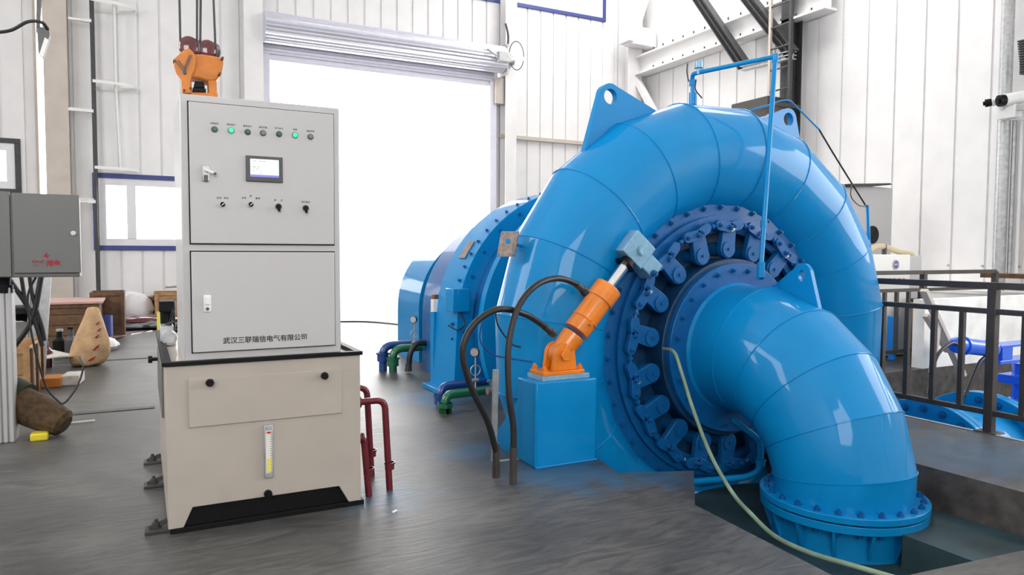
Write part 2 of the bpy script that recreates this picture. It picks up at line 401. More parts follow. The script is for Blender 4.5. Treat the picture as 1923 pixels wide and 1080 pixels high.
# upstand wall and plaster on the far side of the valve pit
b = B(); b.box(12.9, 13.45, -5.9, 8.6, -.3, .84); b.box(12.86, 13.47, -5.9, 8.6, .80, .86); struct(b.obj('wall_upstand', 'plaster', smooth=False))
b = B(); b.box(9.04, 12.9, 5.86, 6.02, -2.6, .90); struct(b.obj('wall_parapet', 'plaster', smooth=False))
b = B(); b.box(12.8, 12.9, -3.5, 5.85, -2.6, .0); struct(b.obj('wall_pit_side', 'plaster', smooth=False))
# ground outside
flat('ground_outside', [(-30, 18.15), (45, 18.15), (45, 60), (-30, 60)], -.02, 'plaster')
# windows of the back wall
def window(name, w, mull, ma_out='blueframe', y=YW1):
    x0, x1, z0, z1 = w; f = .10
    b = B(); b.m(0)
    for q in ((x0-f, x1+f, z1, z1+f), (x0-f, x1+f, z0-f, z0), (x0-f, x0, z0, z1), (x1, x1+f, z0, z1)): b.box(q[0], q[1], y-.05, y+.08, q[2], q[3])
    b.m(1); g = .15
    for q in ((x0, x1, z1-g, z1), (x0, x1, z0, z0+g), (x0, x0+g, z0+g, z1-g), (x1-g, x1, z0+g, z1-g)): b.box(q[0], q[1], y-.02, y+.05, q[2], q[3])
    for mx in mull: b.box(mx-.09, mx+.09, y-.03, y+.05, z0+g, z1-g)
    o = struct(b.obj(name, [ma_out, 'pvc'], bevel=.004))
    b = B(); b.box(x0+.02, x1-.02, y+.005, y+.012, z0+.02, z1-.02); b.obj('window_pane', 'glass', o, smooth=False)
    return o
window('window_1', WIN1, [onY(247, 400, 18).x, 1.25]); window('window_2', WIN2, [-3.2], 'dark_steel')
window('window_3', WIN3, [5.6, 7.8, 10.0])
# building frame: columns along the back wall
def hcol(name, x, y, wx, wy, z0, z1, ma, t=.02, turn=False):
    b = B()
    if not turn:
        b.box(x-wx/2, x+wx/2, y-wy/2, y-wy/2+t, z0, z1); b.box(x-wx/2, x+wx/2, y+wy/2-t, y+wy/2, z0, z1); b.box(x-t/2, x+t/2, y-wy/2+t, y+wy/2-t, z0, z1)
    else:
        b.box(x-wx/2, x-wx/2+t, y-wy/2, y+wy/2, z0, z1); b.box(x+wx/2-t, x+wx/2, y-wy/2, y+wy/2, z0, z1); b.box(x-wx/2+t, x+wx/2-t, y-t/2, y+t/2, z0, z1)
    return struct(b.obj(name, ma, smooth=False))
hcol('trim_5', -1.48, 17.75, .42, .36, 0, ZC, 'colm')
hcol('trim_6', 2.38, 17.78, .42, .34, 0, ZC, 'panel')
hcol('trim_7', 9.0, 17.78, .34, .34, 0, ZC, 'panel')
hcol('trim_8', 13.0, 17.7, .5, .5, 0, ZC, 'panel')
b = B(); b.box(SLIT[0]-.05, SLIT[0], 17.9, 17.99, 0, ZC); struct(b.obj('trim_9', 'colm', smooth=False))
b = B(); b.box(8.8, 13.0, 17.88, 17.99, 4.62, 4.72); struct(b.obj('trim_10', 'colm', smooth=False))
# door guide rails
b = B(); b.box(DOOR[0]-.05, DOOR[0]+.14, 17.8, 17.98, 0, 6.1); b.box(DOOR[1]-.14, DOOR[1]+.05, 17.8, 17.98, 0, 6.1); struct(b.obj('trim_11', 'shutter', smooth=False))
# right wall: base girt with bolts, crane runway beam, column
b = B()
for y in [1.5+.62*k for k in range(18)]: b.cyl((13.50, y, 1.28), (13.47, y, 1.28), .022, n=8)
struct(b.obj('trim_12', 'steel'))
hcol('trim_13', 13.15, onX(1486, 100, 13.15).y, .3, .34, 0, ZC, 'dark_steel', turn=True)

# ---- roller shutter
t = thing('roller_shutter', 'rolled-up zinc slat shutter hanging over the bright doorway', 'shutter', (5.4, 17.6, 6.1))
b = B(); zc, yc, R = 6.62, 17.52, .33; ring = []
n = 26
def sh(x): return [Vector((x, yc+(R+(.018 if k % 2 else 0))*math.cos(2*PI*k/(2*n)), zc+(R+(.018 if k % 2 else 0))*math.sin(2*PI*k/(2*n)))) for k in range(2*n)]
b.loft([sh(DOOR[0]-.03), sh(DOOR[1]+.1)]); b.obj('slat_roll', 'shutter', t, smooth=False)
b = B(); prof = []
zz = 6.62
k = 0
while zz > 6.03:
    prof += [(17.86 if k % 2 else 17.84, zz), (17.86 if k % 2 else 17.84, zz-.055)]; zz -= .075; k += 1
b.loft([[Vector((x, y, z)) for y, z in prof]+[Vector((x, 17.89, z)) for y, z in reversed(prof)] for x in (DOOR[0], DOOR[1])]); b.obj('slat_curtain', 'shutter', t, smooth=False)
b = B(); b.box(DOOR[0], DOOR[1], 17.82, 17.9, 5.96, 6.03); b.obj('bottom_rail', 'shutter', t, bevel=.006)
b = B()
b.box(DOOR[1]+.12, DOOR[1]+.16, 17.3, 17.9, 6.2, 7.0); b.cyl((DOOR[1]+.1, 17.52, 6.62), (DOOR[1]+.42, 17.52, 6.62), .11); b.box(DOOR[1]-.25, DOOR[1]+.1, 17.02, 17.2, 6.45, 6.7); b.cyl((DOOR[1]-.55, 17.1, 6.72), (DOOR[1]-.1, 17.1, 6.5), .04)
b.obj('drive_motor', 'steel', t, bevel=.01)
b = B(); b.box(DOOR[1]-.02, DOOR[1]+.24, 17.7, 17.9, 5.5, 6.2); b.obj('end_bracket', 'colm', t, bevel=.01)
b = B(); b.tube([Vector((9.05+.22*math.cos(a), 17.4, 6.75+.38*math.sin(a))) for a in [2*PI*k/20 for k in range(20)]], .012, 6); b.tube(spline([(8.75, 17.4, 6.7), (8.8, 17.4, 7.2), (8.72, 17.4, 7.55)]), .03, 6); b.obj('pull_chain', 'dark_steel', t)

# ---- caged ladder at the left of the back wall
yl = 17.35; xl = onY(178, 300, yl).x
t = thing('caged_ladder', 'grey steel wall ladder with hoop cage left of the blue-framed window', 'ladder', (xl, yl, 0))
b = B(); b.box(xl-.03, xl+.03, yl-.04, yl+.04, .6, ZC); b.obj('stile', 'dark_steel', t)
b = B(); b.box(xl-.03, xl+.03, yl+.42, yl+.48, .6, ZC); b.obj('stile', 'dark_steel', t)
for k in range(26):
    b = B(); z = .8+.36*k; b.cyl((xl, yl, z), (xl, yl+.45, z), .014, n=8); b.obj('rung', 'steel', t)
for yy in (35, 205, 376):
    z = onY(150, yy, yl).z; xx = onY(128, yy, yl).x
    b = B(); b.box(xx, xl, yl-.03, yl+.03, z-.045, z); b.box(xl-.14, xl, yl-.045, yl+.045, z-.055, z+.01); b.box(xx, xl, yl+.2, yl+.24, z+.02, z+.06); b.obj('wall_bracket', 'white', t)
for yy in (8, 158, 317):
    z = onY(215, yy, yl).z; b = B()
    pts = [Vector((xl+.8*math.sin(a)**.8 if 0 < a < PI else xl, yl+.22-.36*math.cos(a), z)) for a in [PI*k/16 for k in range(17)]]
    b.loft([[p+Vector((0, 0, -.03)), p+Vector((0, 0, .03)), p+Vector((.008, .0, .03)), p+Vector((.008, 0, -.03))] for p in pts]); b.obj('cage_hoop', 'white', t)
b = B(); b.tube([onY(213, -30, yl)+Vector((0, .2, 0)), onY(217, 160, yl)+Vector((0, .2, 0)), onY(226, 317, yl)+Vector((0, .2, 0))], .032, 6); b.obj('cage_strap', 'white', t)

# ---- ladder at the right column
X = 12.75
t = thing('fixed_ladder', 'dark rung ladder against the brown column right of the machine', 'ladder', (X, onX(1465, 100, X).y, 0))
ya, yb2 = onX(1446, 100, X).y, onX(1484, 100, X).y
b = B(); b.box(X-.03, X+.03, ya-.03, ya+.03, 1.0, ZC); b.obj('stile', 'colm', t)
b = B(); b.box(X-.03, X+.03, yb2-.03, yb2+.03, 1.0, ZC); b.obj('stile', 'dark_steel', t)
zr0 = onX(1465, 168, X).z; dz = (onX(1465, 8, X).z - zr0)/4
for k in range(-8, 9):
    b = B(); b.cyl((X, ya, zr0+dz*k), (X, yb2, zr0+dz*k), .02, n=8)
    if zr0+dz*k < ZC: b.obj('rung', 'dark_steel', t)
# ---- diagonal braces and runway beam
X = 12.9
def seg(name, label, cat, p, q, X, w, ma, h=None, group=None):
    b = B(); a, c = onX(*p, X), onX(*q, X); h = h or w
    b.bar(a, c, w, .02); d = (c-a).normalized(); n_ = Vector((1, 0, 0)).cross(d).normalized()
    b2 = B(); up_ = n_
    for s_ in (-1, 1): b.bar(a+Vector((s_*0, 0, 0))+n_*s_*h/2, c+n_*s_*h/2, w, .02, upv=n_)
    b.bar(a, c, .02, h, upv=n_)
    return tag(b.obj(name, ma, smooth=False), label, cat, group)
seg('diagonal_brace', 'dark steel diagonal brace further from the ladder, above the blue casing', 'brace', (1298, -25), (1398, 124), X, .2, 'dark_steel', .24)
seg('diagonal_brace', 'dark steel diagonal brace running down behind the dark ladder', 'brace', (1388, -25), (1488, 102), X, .2, 'dark_steel', .24)
seg('bottom_chord', 'grey steel chord at the foot of the dark diagonal braces', 'beam', (1395, 126), (1490, 103), X, .2, 'steel', .16)
a, c = onX(1205, 105, 13.2), onX(1490, 28, 13.2)
t = thing('runway_beam', 'pale crane runway beam with rows of bolts on the side wall', 'beam', a)
b = B(); zb_ = (a.z+c.z)/2-.1; b.box(13.0, 13.4, c.y-1, 17.5, zb_+.22, zb_+.27); b.box(13.0, 13.4, c.y-1, 17.5, zb_-.27, zb_-.22); b.box(13.18, 13.22, c.y-1, 17.5, zb_-.22, zb_+.22); b.obj('girder', 'panel', t, smooth=False)
for y in [c.y-.6+.42*k for k in range(14)]:
    b = B(); b.cyl((13.08, y, zb_+.27), (13.08, y, zb_+.37), .02, n=6); b.cyl((13.08, y, zb_-.22), (13.08, y, zb_-.14), .02, n=6); b.obj('bolt', 'dark_steel', t)
for (y0, z0, y1, z1) in ((17.5, 8.2, 16.3, 10.2), (17.5, 6.6, 16.3, 5.0)):
    tag(B().bar((13.1, y0, z0), (13.1, y1, z1), .16).obj('knee_brace', 'panel', smooth=False), 'pale knee brace rising from the corner column above the bright beam' if z1 > 9 else 'pale knee brace slanting down from the corner column to the casing top', 'brace')
t = tag(B().box(12.55, 13.4, 17.0, 17.4, 7.45, 7.95).box(12.4, 12.6, 16.95, 17.45, 7.5, 7.9).obj('beam_bracket', 'panel', bevel=.01), 'pale steel bracket stub on the corner column', 'bracket')
# rusty shelf with cables at the foot of the ladder
X = 12.6; p = onX(1425, 190, X)
tag(B().box(X-.4, X+.3, p.y-.9, p.y+.9, p.z-.3, p.z-.22).box(X-.35, X+.2, p.y-.6, p.y+.5, p.z-.22, p.z-.02).obj('cable_tray', 'rail', bevel=.01), 'rusty brown tray of cables behind the right lifting lug', 'tray')

# ---- right wall pipes, cameras and floodlight
X = 13.3
def vpipe(name, label, cat, p, q, X, r, ma, extra=None):
    b = B(); a = onX(*p, X); c = onX(*q, X); y = (a.y+c.y)/2
    b.cyl((X, y, c.z), (X, y, ZC if p[1] <= 0 else a.z), r)
    return tag(b.obj(name, ma), label, cat), y
vp, yv = vpipe('downpipe', 'thick galvanised vertical pipe behind the two cameras', 'pipe', (1893, 0), (1875, 548), X, .10, 'steel')
vpipe('conduit', 'thin grey conduit right beside the thick galvanised pipe', 'pipe', (1905, 215), (1896, 515), 13.4, .035, 'steel')
vpipe('conduit', 'thin pale conduit furthest right on the side wall', 'pipe', (1919, 215), (1908, 515), 13.42, .03, 'white')
def cctv(px, py, ln, label, d, r):
    c = onX(px, py, 12.7); d = Vector(d).normalized()
    t = thing('security_camera', label, 'camera', c, 'cameras on the galvanised pipe')
    B().cyl(c, c-d*ln, r, n=16).obj('housing', 'white', t)
    B().cyl(c+d*.09, c+d*.0, r*.95, r*.9, n=16).cyl(c+d*.12, c+d*.09, r*.5, n=12).obj('lens', 'black', t)
    B().tube([c-d*ln*.5, c-d*ln*.5+Vector((0, 0, -r*2)), Vector((13.2, yv, c.z-r*2.4))], .03, 8).obj('bracket', 'white', t)
cctv(1862, 192, .3, 'smaller white bullet camera on the left, facing left', (-.55, .8, -.12), .07)
cctv(1886, 188, .42, 'larger white bullet camera on the right with black lens', (-.8, .45, -.15), .10)
c = onX(1893, 206, 12.9)
tag(B().box(c.x-.1, c.x+.12, c.y-.16, c.y+.12, c.z-.16, c.z+.14).obj('junction_box', 'white', bevel=.02), 'white junction box under the cameras', 'box')
a = onX(1900, 203, 12.9); d = onX(1960, 200, 12.9)
tag(B().bar(a, d, .09).bar(a+Vector((0, 0, -.18)), d+Vector((0, 0, -.18)), .05).obj('camera_arm', 'steel'), 'grey horizontal arm running right from the cameras', 'bracket')
t = thing('floodlight', 'dark ribbed floodlight cut by the right picture edge', 'floodlight', onX(1930, 110, 12.8)); a = onX(1918, 80, 12.8); c = onX(1924, 140, 12.8)
b = B()
for k in range(14):
    q = a.lerp(c, k/13); b.box(q.x-.12, q.x+.12, q.y-.6, q.y, q.z-.012, q.z+.012)
b.box(a.x-.08, a.x+.02, a.y-.6, a.y-.03, c.z, a.z); b.obj('housing', 'dark_steel', t)

# ================================================================== THE MACHINE
s = 1.12
def S(x, y, z): return Vector((x*s, y*s, 1.5+(z-1.5)*s))
TX, TZ = 3.9*s, 1.5+(.8-1.5)*s              # shaft axis, it runs along Y
Y0 = 4.36*s                                  # mid plane of the spiral casing
def P(r, deg, y): a = math.radians(deg); return Vector((TX+r*math.cos(a), y, TZ+r*math.sin(a)))
YV = Vector((0, 1, 0))
turb = thing('water_turbine', 'big glossy blue spiral casing with a ring of guide levers around its centre', 'turbine', (TX, Y0, 0))
# spiral casing, mitred plate segments
KEY = [(0, .512), (90, .485), (150, .45), (180, .43), (225, .41), (290, .44), (360, .512)]
def rmin(phi):
    phi %= 360
    for (a, ra), (b_, rb) in zip(KEY, KEY[1:]):
        if a <= phi <= b_: return lp(ra, rb, (phi-a)/(b_-a))
RIN = 1.12
NT = 56
b = B(); rings = []
for k in range(20):
    phi = 9+18*k; rm = rmin(phi); Rm = RIN + rm*.97
    e = Vector((math.cos(math.radians(phi)), 0, math.sin(math.radians(phi)))); c = Vector((TX, Y0, TZ))
    rings.append([c + e*((Rm + rm*math.cos(2*PI*j/NT))/ (1 if 0 else 1)) + YV*rm*math.sin(2*PI*j/NT) for j in range(NT)])
b.loft(rings, closed=True); b.obj('spiral_casing', 'blue', turb, angle=11)
# weld seams between the segments
b = B()
for k in range(20):
    phi = 9+18*k; rm = rmin(phi)+.002; Rm = RIN + rmin(phi)*.97
    e = Vector((math.cos(math.radians(phi)), 0, math.sin(math.radians(phi)))); c = Vector((TX, Y0, TZ))
    b.tube([c + e*(Rm + rm*math.cos(2*PI*j/40)) + YV*rm*math.sin(2*PI*j/40) for j in range(41)], .0055, 5)
b.obj('weld_seam', 'blue', turb)
def ringplate(b, r0, r1, ya, yb, n=72):
    rings = []
    for k in range(n):
        d = 360*k/n; rings.append([P(r0, d, ya), P(r1, d, ya), P(r1, d, yb), P(r0, d, yb)])
    return b.loft(rings, closed=True)
ringplate(B(), 1.03, 1.235, 4.11*s, 4.24*s).obj('stay_ring', 'blue2', turb)
ringplate(B(), .3, 1.05, 4.20*s, 4.26*s).obj('head_cover', 'blue_shade', turb)
b = B(); ringplate(b, 1.03, 1.10, 4.075*s, 4.11*s); b.obj('sealing_rim', 'blue2', turb)
for k in range(40):
    b = B(); b.hexb(P(1.165, 9*k+2, 4.11*s), -YV, .021, .024); b.obj('flange_bolt', 'blue2', turb)
# hub, gland and its flange
b = B(); ringplate(b, .30, .735, 4.0*s, 4.2*s); b.obj('hub', 'blue_shade', turb, bevel=.006)
b = B(); ringplate(b, .3, .70, 3.955*s, 4.0*s); b.obj('hub_flange', 'blue2', turb, bevel=.005)
for k in range(24):
    b = B(); b.hexb(P(.64, 15*k+5, 3.955*s), -YV, .018, .022); b.obj('hub_bolt', 'blue2', turb)
b = B(); ringplate(b, .955, 1.015, 4.10*s, 4.14*s); b.obj('regulating_ring', 'blue2', turb)
# guide vane levers with their links
for k in range(18):
    d = 20*k + 12; r = math.radians(d); e = Vector((math.cos(r), 0, math.sin(r))); t_ = Vector((-math.sin(r), 0, math.cos(r)))
    pv = P(.815, d, 0); pv.y = 4.035*s; en = P(.985, d, 4.035*s)
    tilt = math.radians(-8 if k % 3 else 6); dd = (e*math.cos(tilt) + t_*math.sin(tilt)); side = Vector((-dd.z, 0, dd.x)); ln = .19
    poly = [pv + dd*ln + side*.068, pv + dd*ln - side*.068]
    poly += [pv + (side*-math.cos(a) - dd*math.sin(a))*.078 for a in [PI*j/10 for j in range(11)]]
    b = B(); b.prism([p for p in poly], YV*.055); lev = b.obj('guide_lever', 'blue2', turb, bevel=.006)
    b = B(); b.cyl(pv + YV*.05, pv + YV*.2, .06, n=16); b.cyl(pv, pv - YV*.012, .066, n=20); b.cyl(pv-YV*.012, pv-YV*.024, .014, n=6); b.obj('pivot_boss', 'blue2', lev)
    A = pv + dd*(ln-.025); b = B(); b.hexb(A, -YV, .02, .03); b.obj('lever_pin', 'steel' if k in (2, 4, 7, 9) else 'blue2', lev)
    # link to the next lever: two eye plates and a threaded rod
    q = P(1.0, d+4.5, 4.02*s); q2 = P(1.0, d+15.5, 4.02*s)
    def eye(a, c, w):
        u = (c-a).normalized(); v = Vector((-u.z, 0, u.x)); L = (c-a).length
        pp = [a + (-u*math.sin(x) + v*math.cos(x))*w for x in [PI*j/6 for j in range(7)]] + [c + (u*math.sin(x) - v*math.cos(x))*w for x in [PI*j/6 for j in range(7)]]
        return pp
    a1 = P(.995, d, 4.01*s); a2 = P(1.02, d+6, 4.01*s); c1 = P(1.02, d+14, 4.01*s); c2 = P(.995, d+20, 4.01*s)
    b = B(); b.prism(eye(a1, a2, .043), YV*.045); b.prism(eye(c1, P(1.005, d+17.5, 4.01*s), .043), YV*.045)
    b.cyl(a2 + YV*.02, c1 + YV*.02, .014, n=10); b.hexb(a1, -YV, .02, .02); b.hexb(a2, -YV, .018, .018); b.hexb(P(1.005, d+17.5, 4.01*s), -YV, .018, .018)
    b.cyl(a2.lerp(c1, .42)+YV*.02, a2.lerp(c1, .58)+YV*.02, .024, n=6)
    b.obj('guide_link', 'blue2', turb, bevel=.004)
# lifting lugs
for d in (116, 63.5):
    y = Y0 - .03; e = P(1, d, 0)-P(0, d, 0); tt = Vector((-e.z, 0, e.x)); ap = P(2.262, d, y); ap.y = y
    b1, b2 = P(1.98, d+13, y), P(1.98, d-13, y); b0, b3 = P(1.8, d+12, y), P(1.8, d-12, y)
    arc = [ap + (tt*math.cos(a) + e*math.sin(a))*.10 for a in [math.radians(150*j/8+15) for j in range(9)]]
    poly = [b3, b2] + [ap + (-tt*math.cos(a) + e*math.sin(a))*.105 for a in [math.radians(30+120*j/8) for j in range(9)]] + [b1, b0]
    hole = [ap + (tt*math.cos(a)+e*math.sin(a))*.062 for a in [2*PI*j/20 for j in range(20)]]
    b = B(); b.prism(poly, YV*.06, hole=hole); b.obj('lifting_lug', 'blue', turb, smooth=True, angle=30)
# back plate of the casing and bearing ring towards the generator
ringplate(B(), .5, 1.5, Y0+.40, Y0+.52).obj('rear_ring', 'blue', turb)
# name plate on the casing flank
c = onY(957, 459, Y0-.06); c = c + (Vector((TX, 0, TZ))-Vector((c.x, 0, c.z))).normalized()*0
pd = Vector((-.82, -.55, .12)).normalized()
u = pd.cross(Vector((0, 0, 1))).normalized(); v = u.cross(pd).normalized()*-1
b = B(); c0 = c + pd*.03
b.prism([c0 + u*.075*a + v*.095*g + u*(.012*g) for a, g in ((-1, -1), (1, -1), (1, 1), (-1, 1))], -pd*.012); b.obj('name_plate', 'plate', turb, smooth=False)
for a in (-1, 1):
    for g in (-1, 1): B().cyl(c0+u*.06*a+v*.08*g+u*(.012*g), c0+u*.06*a+v*.08*g+u*(.012*g)+pd*.004, .006, n=8).obj('plate_rivet', 'blue', turb)
B().cyl(c0-v*.02, c0-v*.02+pd*.004, .02, n=12).obj('plate_hole', 'blue', turb)
for a in (-1, 1): B().cyl(c0-pd*.01+u*.05*a, c0-pd*.14+u*.05*a, .012, n=8).obj('plate_stud', 'blue', turb)


# ---- draft tube elbow
el = thing('draft_tube_elbow', 'thick blue elbow pipe bending down from the turbine centre into the floor pit', 'pipe', S(3.9, 3.0, -.3))
rp = .405*s; bc = (3.83*s, 1.5+(0-1.5)*s); RB = .80*s; NN = 56; rings = []
def ering(y, z, ang, r):   # ang: direction of travel, 0 = towards -Y, 90 = down
    n1 = Vector((1, 0, 0)); n2 = Vector((0, -math.sin(ang), math.cos(ang)))*(1 if abs(math.sin(2*ang)) < 1e-6 else 1.012)
    return [Vector((TX, y, z)) + n1*r*math.cos(2*PI*j/NN) + n2*r*math.sin(2*PI*j/NN) for j in range(NN)]
path = [(3.97*s, TZ, 0, .545), (3.93*s, TZ, 0, .52)]; RAD = [.515, .505, .492, .475, .462]
na = 5
for k in range(na):
    a = math.radians(90*(k+.5)/na); kk = 1/math.cos(math.radians(45/na))
    path.append((bc[0]-RB*math.sin(a)*kk, bc[1]+RB*math.cos(a)*kk, a, RAD[k]))
path.append((bc[0]-RB, bc[1]-.0, PI/2, rp))
for y, z, a, r in path: rings.append(ering(y, z, a, r))
b = B(); b.loft(rings); b.obj('elbow_pipe', 'blue', el, angle=14)
b = B()
for y, z, a, r in path[2:-1]:
    rr = ering(y, z, a, r+.001); b.tube(rr+[rr[0]], .0055, 5)
b.obj('weld_seam', 'blue', el)
ce = S(3.9, 3.03, 0); ce.y = bc[0]-RB; zt = 1.5-1.5*s
def hring(b, r0, r1, z0, z1, n=64):
    return b.loft([[Vector((TX+r*math.cos(2*PI*k/n), ce.y+r*math.sin(2*PI*k/n), z)) for r, z in ((r0, z0), (r1, z0), (r1, z1), (r0, z1))] for k in range(n)], closed=True)
hring(B(), .40, .55, zt-.045, zt).obj('pipe_flange', 'blue', el, bevel=.004)
hring(B(), .40, .545, zt-.11, zt-.056).obj('pipe_flange', 'blue', el, bevel=.004)
hring(B(), .40, .53, zt-.056, zt-.045).obj('gasket', 'black', el)
for k in range(24):
    a = 2*PI*(k+.4)/24; b = B(); p = Vector((TX+.503*math.cos(a), ce.y+.503*math.sin(a), zt)); b.hexb(p, (0, 0, 1), .019, .022); b.obj('flange_bolt', 'blue2', el); B().hexb(p-Vector((0, 0, .11)), (0, 0, -1), .019, .022).obj('flange_nut', 'blue2', el)
b = B(); b.lathe((TX, ce.y, -.5), (0, 0, 1), [(0, .47), (.05, .455), (-.5*-1+zt-.11, .45)]); b.obj('pit_collar', 'blue', el)
for k in range(14):
    a = 2*PI*(k+.3)/14; e = Vector((math.cos(a), math.sin(a), 0)); c = Vector((TX, ce.y, 0)); tt = Vector((-e.y, e.x, 0))
    b = B(); b.prism([c+e*.44+Vector((0, 0, zt-.11))-tt*.01, c+e*.535+Vector((0, 0, zt-.11))-tt*.01, c+e*.47+Vector((0, 0, -.48))-tt*.01, c+e*.44+Vector((0, 0, -.48))-tt*.01], tt*.02); b.obj('stiffener', 'blue', el, smooth=False)
# its lifting lug
ap = onY(1497, 523, 3.5*s); L0, L1 = onY(1452, 532, 3.62*s), onY(1533, 585, 3.32*s); 
ap = Vector((TX+.12, 3.46*s, 0)); ap.z = onY(1497, 523, ap.y).z
b = B(); yy0, yy1 = 3.74*s, 3.30*s
zc0 = lambda y: bc[1]+math.sqrt(max(0, (RB+rp+.04)**2-(bc[0]-y)**2)) if y < bc[0] else TZ+rp
poly = [(yy1, zc0(yy1)-.14), (yy1+.0, zc0(yy1)-.04)] + [(ap.y-math.cos(a)*.085+.0, ap.z+.03+math.sin(a)*.085) for a in [math.radians(20+130*j/8) for j in range(9)]] + [(yy0, zc0(yy0)+.0), (yy0, zc0(yy0)-.16)]
hole = [(ap.y+.03*math.cos(a), ap.z+.02+.045*math.sin(a)) for a in [2*PI*j/14 for j in range(14)]]
b.prism([Vector((TX+.1, y, z)) for y, z in poly], (.035, 0, 0), hole=[Vector((TX+.1, y, z)) for y, z in hole]); b.obj('lifting_lug', 'blue', el)

# ---- vent pipe from the casing crown to the elbow
vt = thing('vent_pipe', 'thin blue pipe looping from the casing crown down in front to the elbow', 'pipe', onY(1300, 183, Y0))
p0 = onY(1301, 190, Y0); p1 = onY(1300, 150, Y0); p2 = onY(1312, 136, Y0-.1); p3 = onY(1456, 106, 4.35); p4 = onY(1429, 504, 4.12)
B().tube([p1, onY(1301, 139, Y0-.02), p2, p3, p4], .019, 12, bend=.03).obj('pipe_run', 'blue', vt)
B().cyl(p0-Vector((0, 0, .03)), p0+Vector((0, 0, .07)), .036).cyl(p0+Vector((0, 0, .06)), p1, .02).cyl(p1-Vector((0, 0, .05)), p1, .028, n=6).obj('valve_body', 'blue', vt)
q = onY(1312, 128, Y0-.1); B().cyl(q-Vector((0, 0, .0)), q+Vector((.0, 0, .055)), .036, n=16).cyl(q-Vector((0, 0, .05)), q, .014).obj('air_valve', 'blue_pale', vt)
B().cyl(p3+Vector((0, 0, .02)), p3-Vector((0, 0, .05)), .026).obj('coupling', 'blue', vt); B().cyl(p3.lerp(p4, .8)-Vector((0, 0, .03)), p3.lerp(p4, .8)+Vector((0, 0, .03)), .027, n=6).obj('coupling', 'blue', vt); B().cyl(p4-Vector((0, 0, .07)), p4+Vector((0, 0, .05)), .03).obj('coupling', 'blue', vt)
B().tube(spline([p1+Vector((-.04, 0, -.02)), p1+Vector((-.06, 0, .06)), p1+Vector((-.055, 0, .13))]), .006, 6).obj('valve_lever', 'dark_steel', vt)
tag(B().tube(spline([onY(1307, 150, Y0-.06), onY(1306, 168, Y0-.1), onY(1318, 184, Y0-.16)]), .006, 6).obj('signal_cable', 'rubber'), 'thin dark cable at the foot of the vent valve on the casing crown', 'cable')

# thin blue hoop line and sensor cable right of the casing
tag(B().tube(spline([onY(1395, 212, 5.0), onY(1440, 198, 5.0), onY(1478, 188, 5.0), onY(1500, 205, 5.05), onY(1538, 243, 5.1)]), .008, 6).obj('small_tube', 'blue'), 'thin blue tube bent over the right lifting lug', 'pipe')
tag(B().tube(spline([onY(1538, 243, 5.1), onY(1566, 290, 5.15), onY(1600, 345, 5.2), onY(1625, 385, 5.2)]), .009, 6).tube(spline([onY(1600, 345, 5.2), onY(1598, 368, 5.2), onY(1612, 385, 5.2), onY(1628, 388, 5.2)]), .006, 6).obj('sensor_cable', 'rubber'), 'thin black cable drooping beside the right flank of the casing', 'cable')
tag(B().tube([onY(1629, 385, 5.2), onY(1632, 470, 5.2), onY(1640, 640, 5.2)], .02, 10).obj('side_conduit', 'blue'), 'blue conduit rising at the right flank of the casing', 'pipe')

# ---- generator behind the casing
def arch(b, R, y0, y1, flare=.0, n=40, zf=0.0, cx=TX):
    pts = [(cx+R*math.cos(PI*k/n), TZ+R*math.sin(PI*k/n)) for k in range(n+1)]
    pts = [(cx+R+flare, zf)] + pts + [(cx-R-flare, zf)]
    return b.prism([Vector((x, y0, z)) for x, z in pts], (0, y1-y0, 0))
gen = thing('generator', 'big arched blue generator housing standing behind the spiral casing', 'generator', (TX, 7.2, 0))
arch(B(), 1.47, 6.88, 7.48, .04).obj('stator_frame', 'blue', gen, angle=20)
ringplate(B(), .3, 1.40, 6.42, 6.52).obj('end_ring', 'blue', gen, angle=20)
ringplate(B(), 1.22, 1.30, 6.5, 6.9).obj('end_shield', 'blue2', gen, angle=20)
arch(B(), 1.05, 9.2, 10.1, .0).obj('exciter_housing', 'blue', gen, angle=20)
arch(B(), 1.22, 7.48, 8.6, .0).obj('rear_housing', 'blue2', gen, angle=20)
b = B(); b.box(TX-1.62, TX+1.62, 6.84, 7.52, 0, .05); b.obj('foot_plate', 'blue', gen, bevel=.006)
for k in range(16):
    a = math.radians(95+6*k); p = Vector((TX+1.475*math.cos(a), 6.98, TZ+1.475*math.sin(a))); B().hexb(p, (math.cos(a), 0, math.sin(a)), .016, .018).obj('frame_bolt', 'blue2', gen)
for k in range(7):
    a = math.radians(110+12*k); B().hexb(Vector((TX+1.4*math.cos(a), 6.88, TZ+1.4*math.sin(a))), -YV, .016, .018).obj('frame_bolt', 'blue2', gen)
a = math.radians(147); e = Vector((math.cos(a), 0, math.sin(a))); tt = Vector((-e.z, 0, e.x)); c = Vector((TX, 7.16, TZ)) + e*1.473
B().prism([c+tt*.11*i+YV*.08*j for i, j in ((-1, -1), (1, -1), (1, 1), (-1, 1))], e*.01).obj('name_plate', 'plate', gen, smooth=False)
a = math.radians(160); 
B().box(TX-1.55, TX-1.36, 6.80, 7.0, .88, 1.12).obj('terminal_box', 'blue', gen, bevel=.008)
B().tube(spline([Vector((TX-1.45, 6.82, .88)), Vector((TX-1.43, 6.78, .76)), Vector((TX-1.5, 6.8, .7)), Vector((TX-1.56, 6.9, .74))]), .008, 6).obj('box_cable', 'rubber', gen)
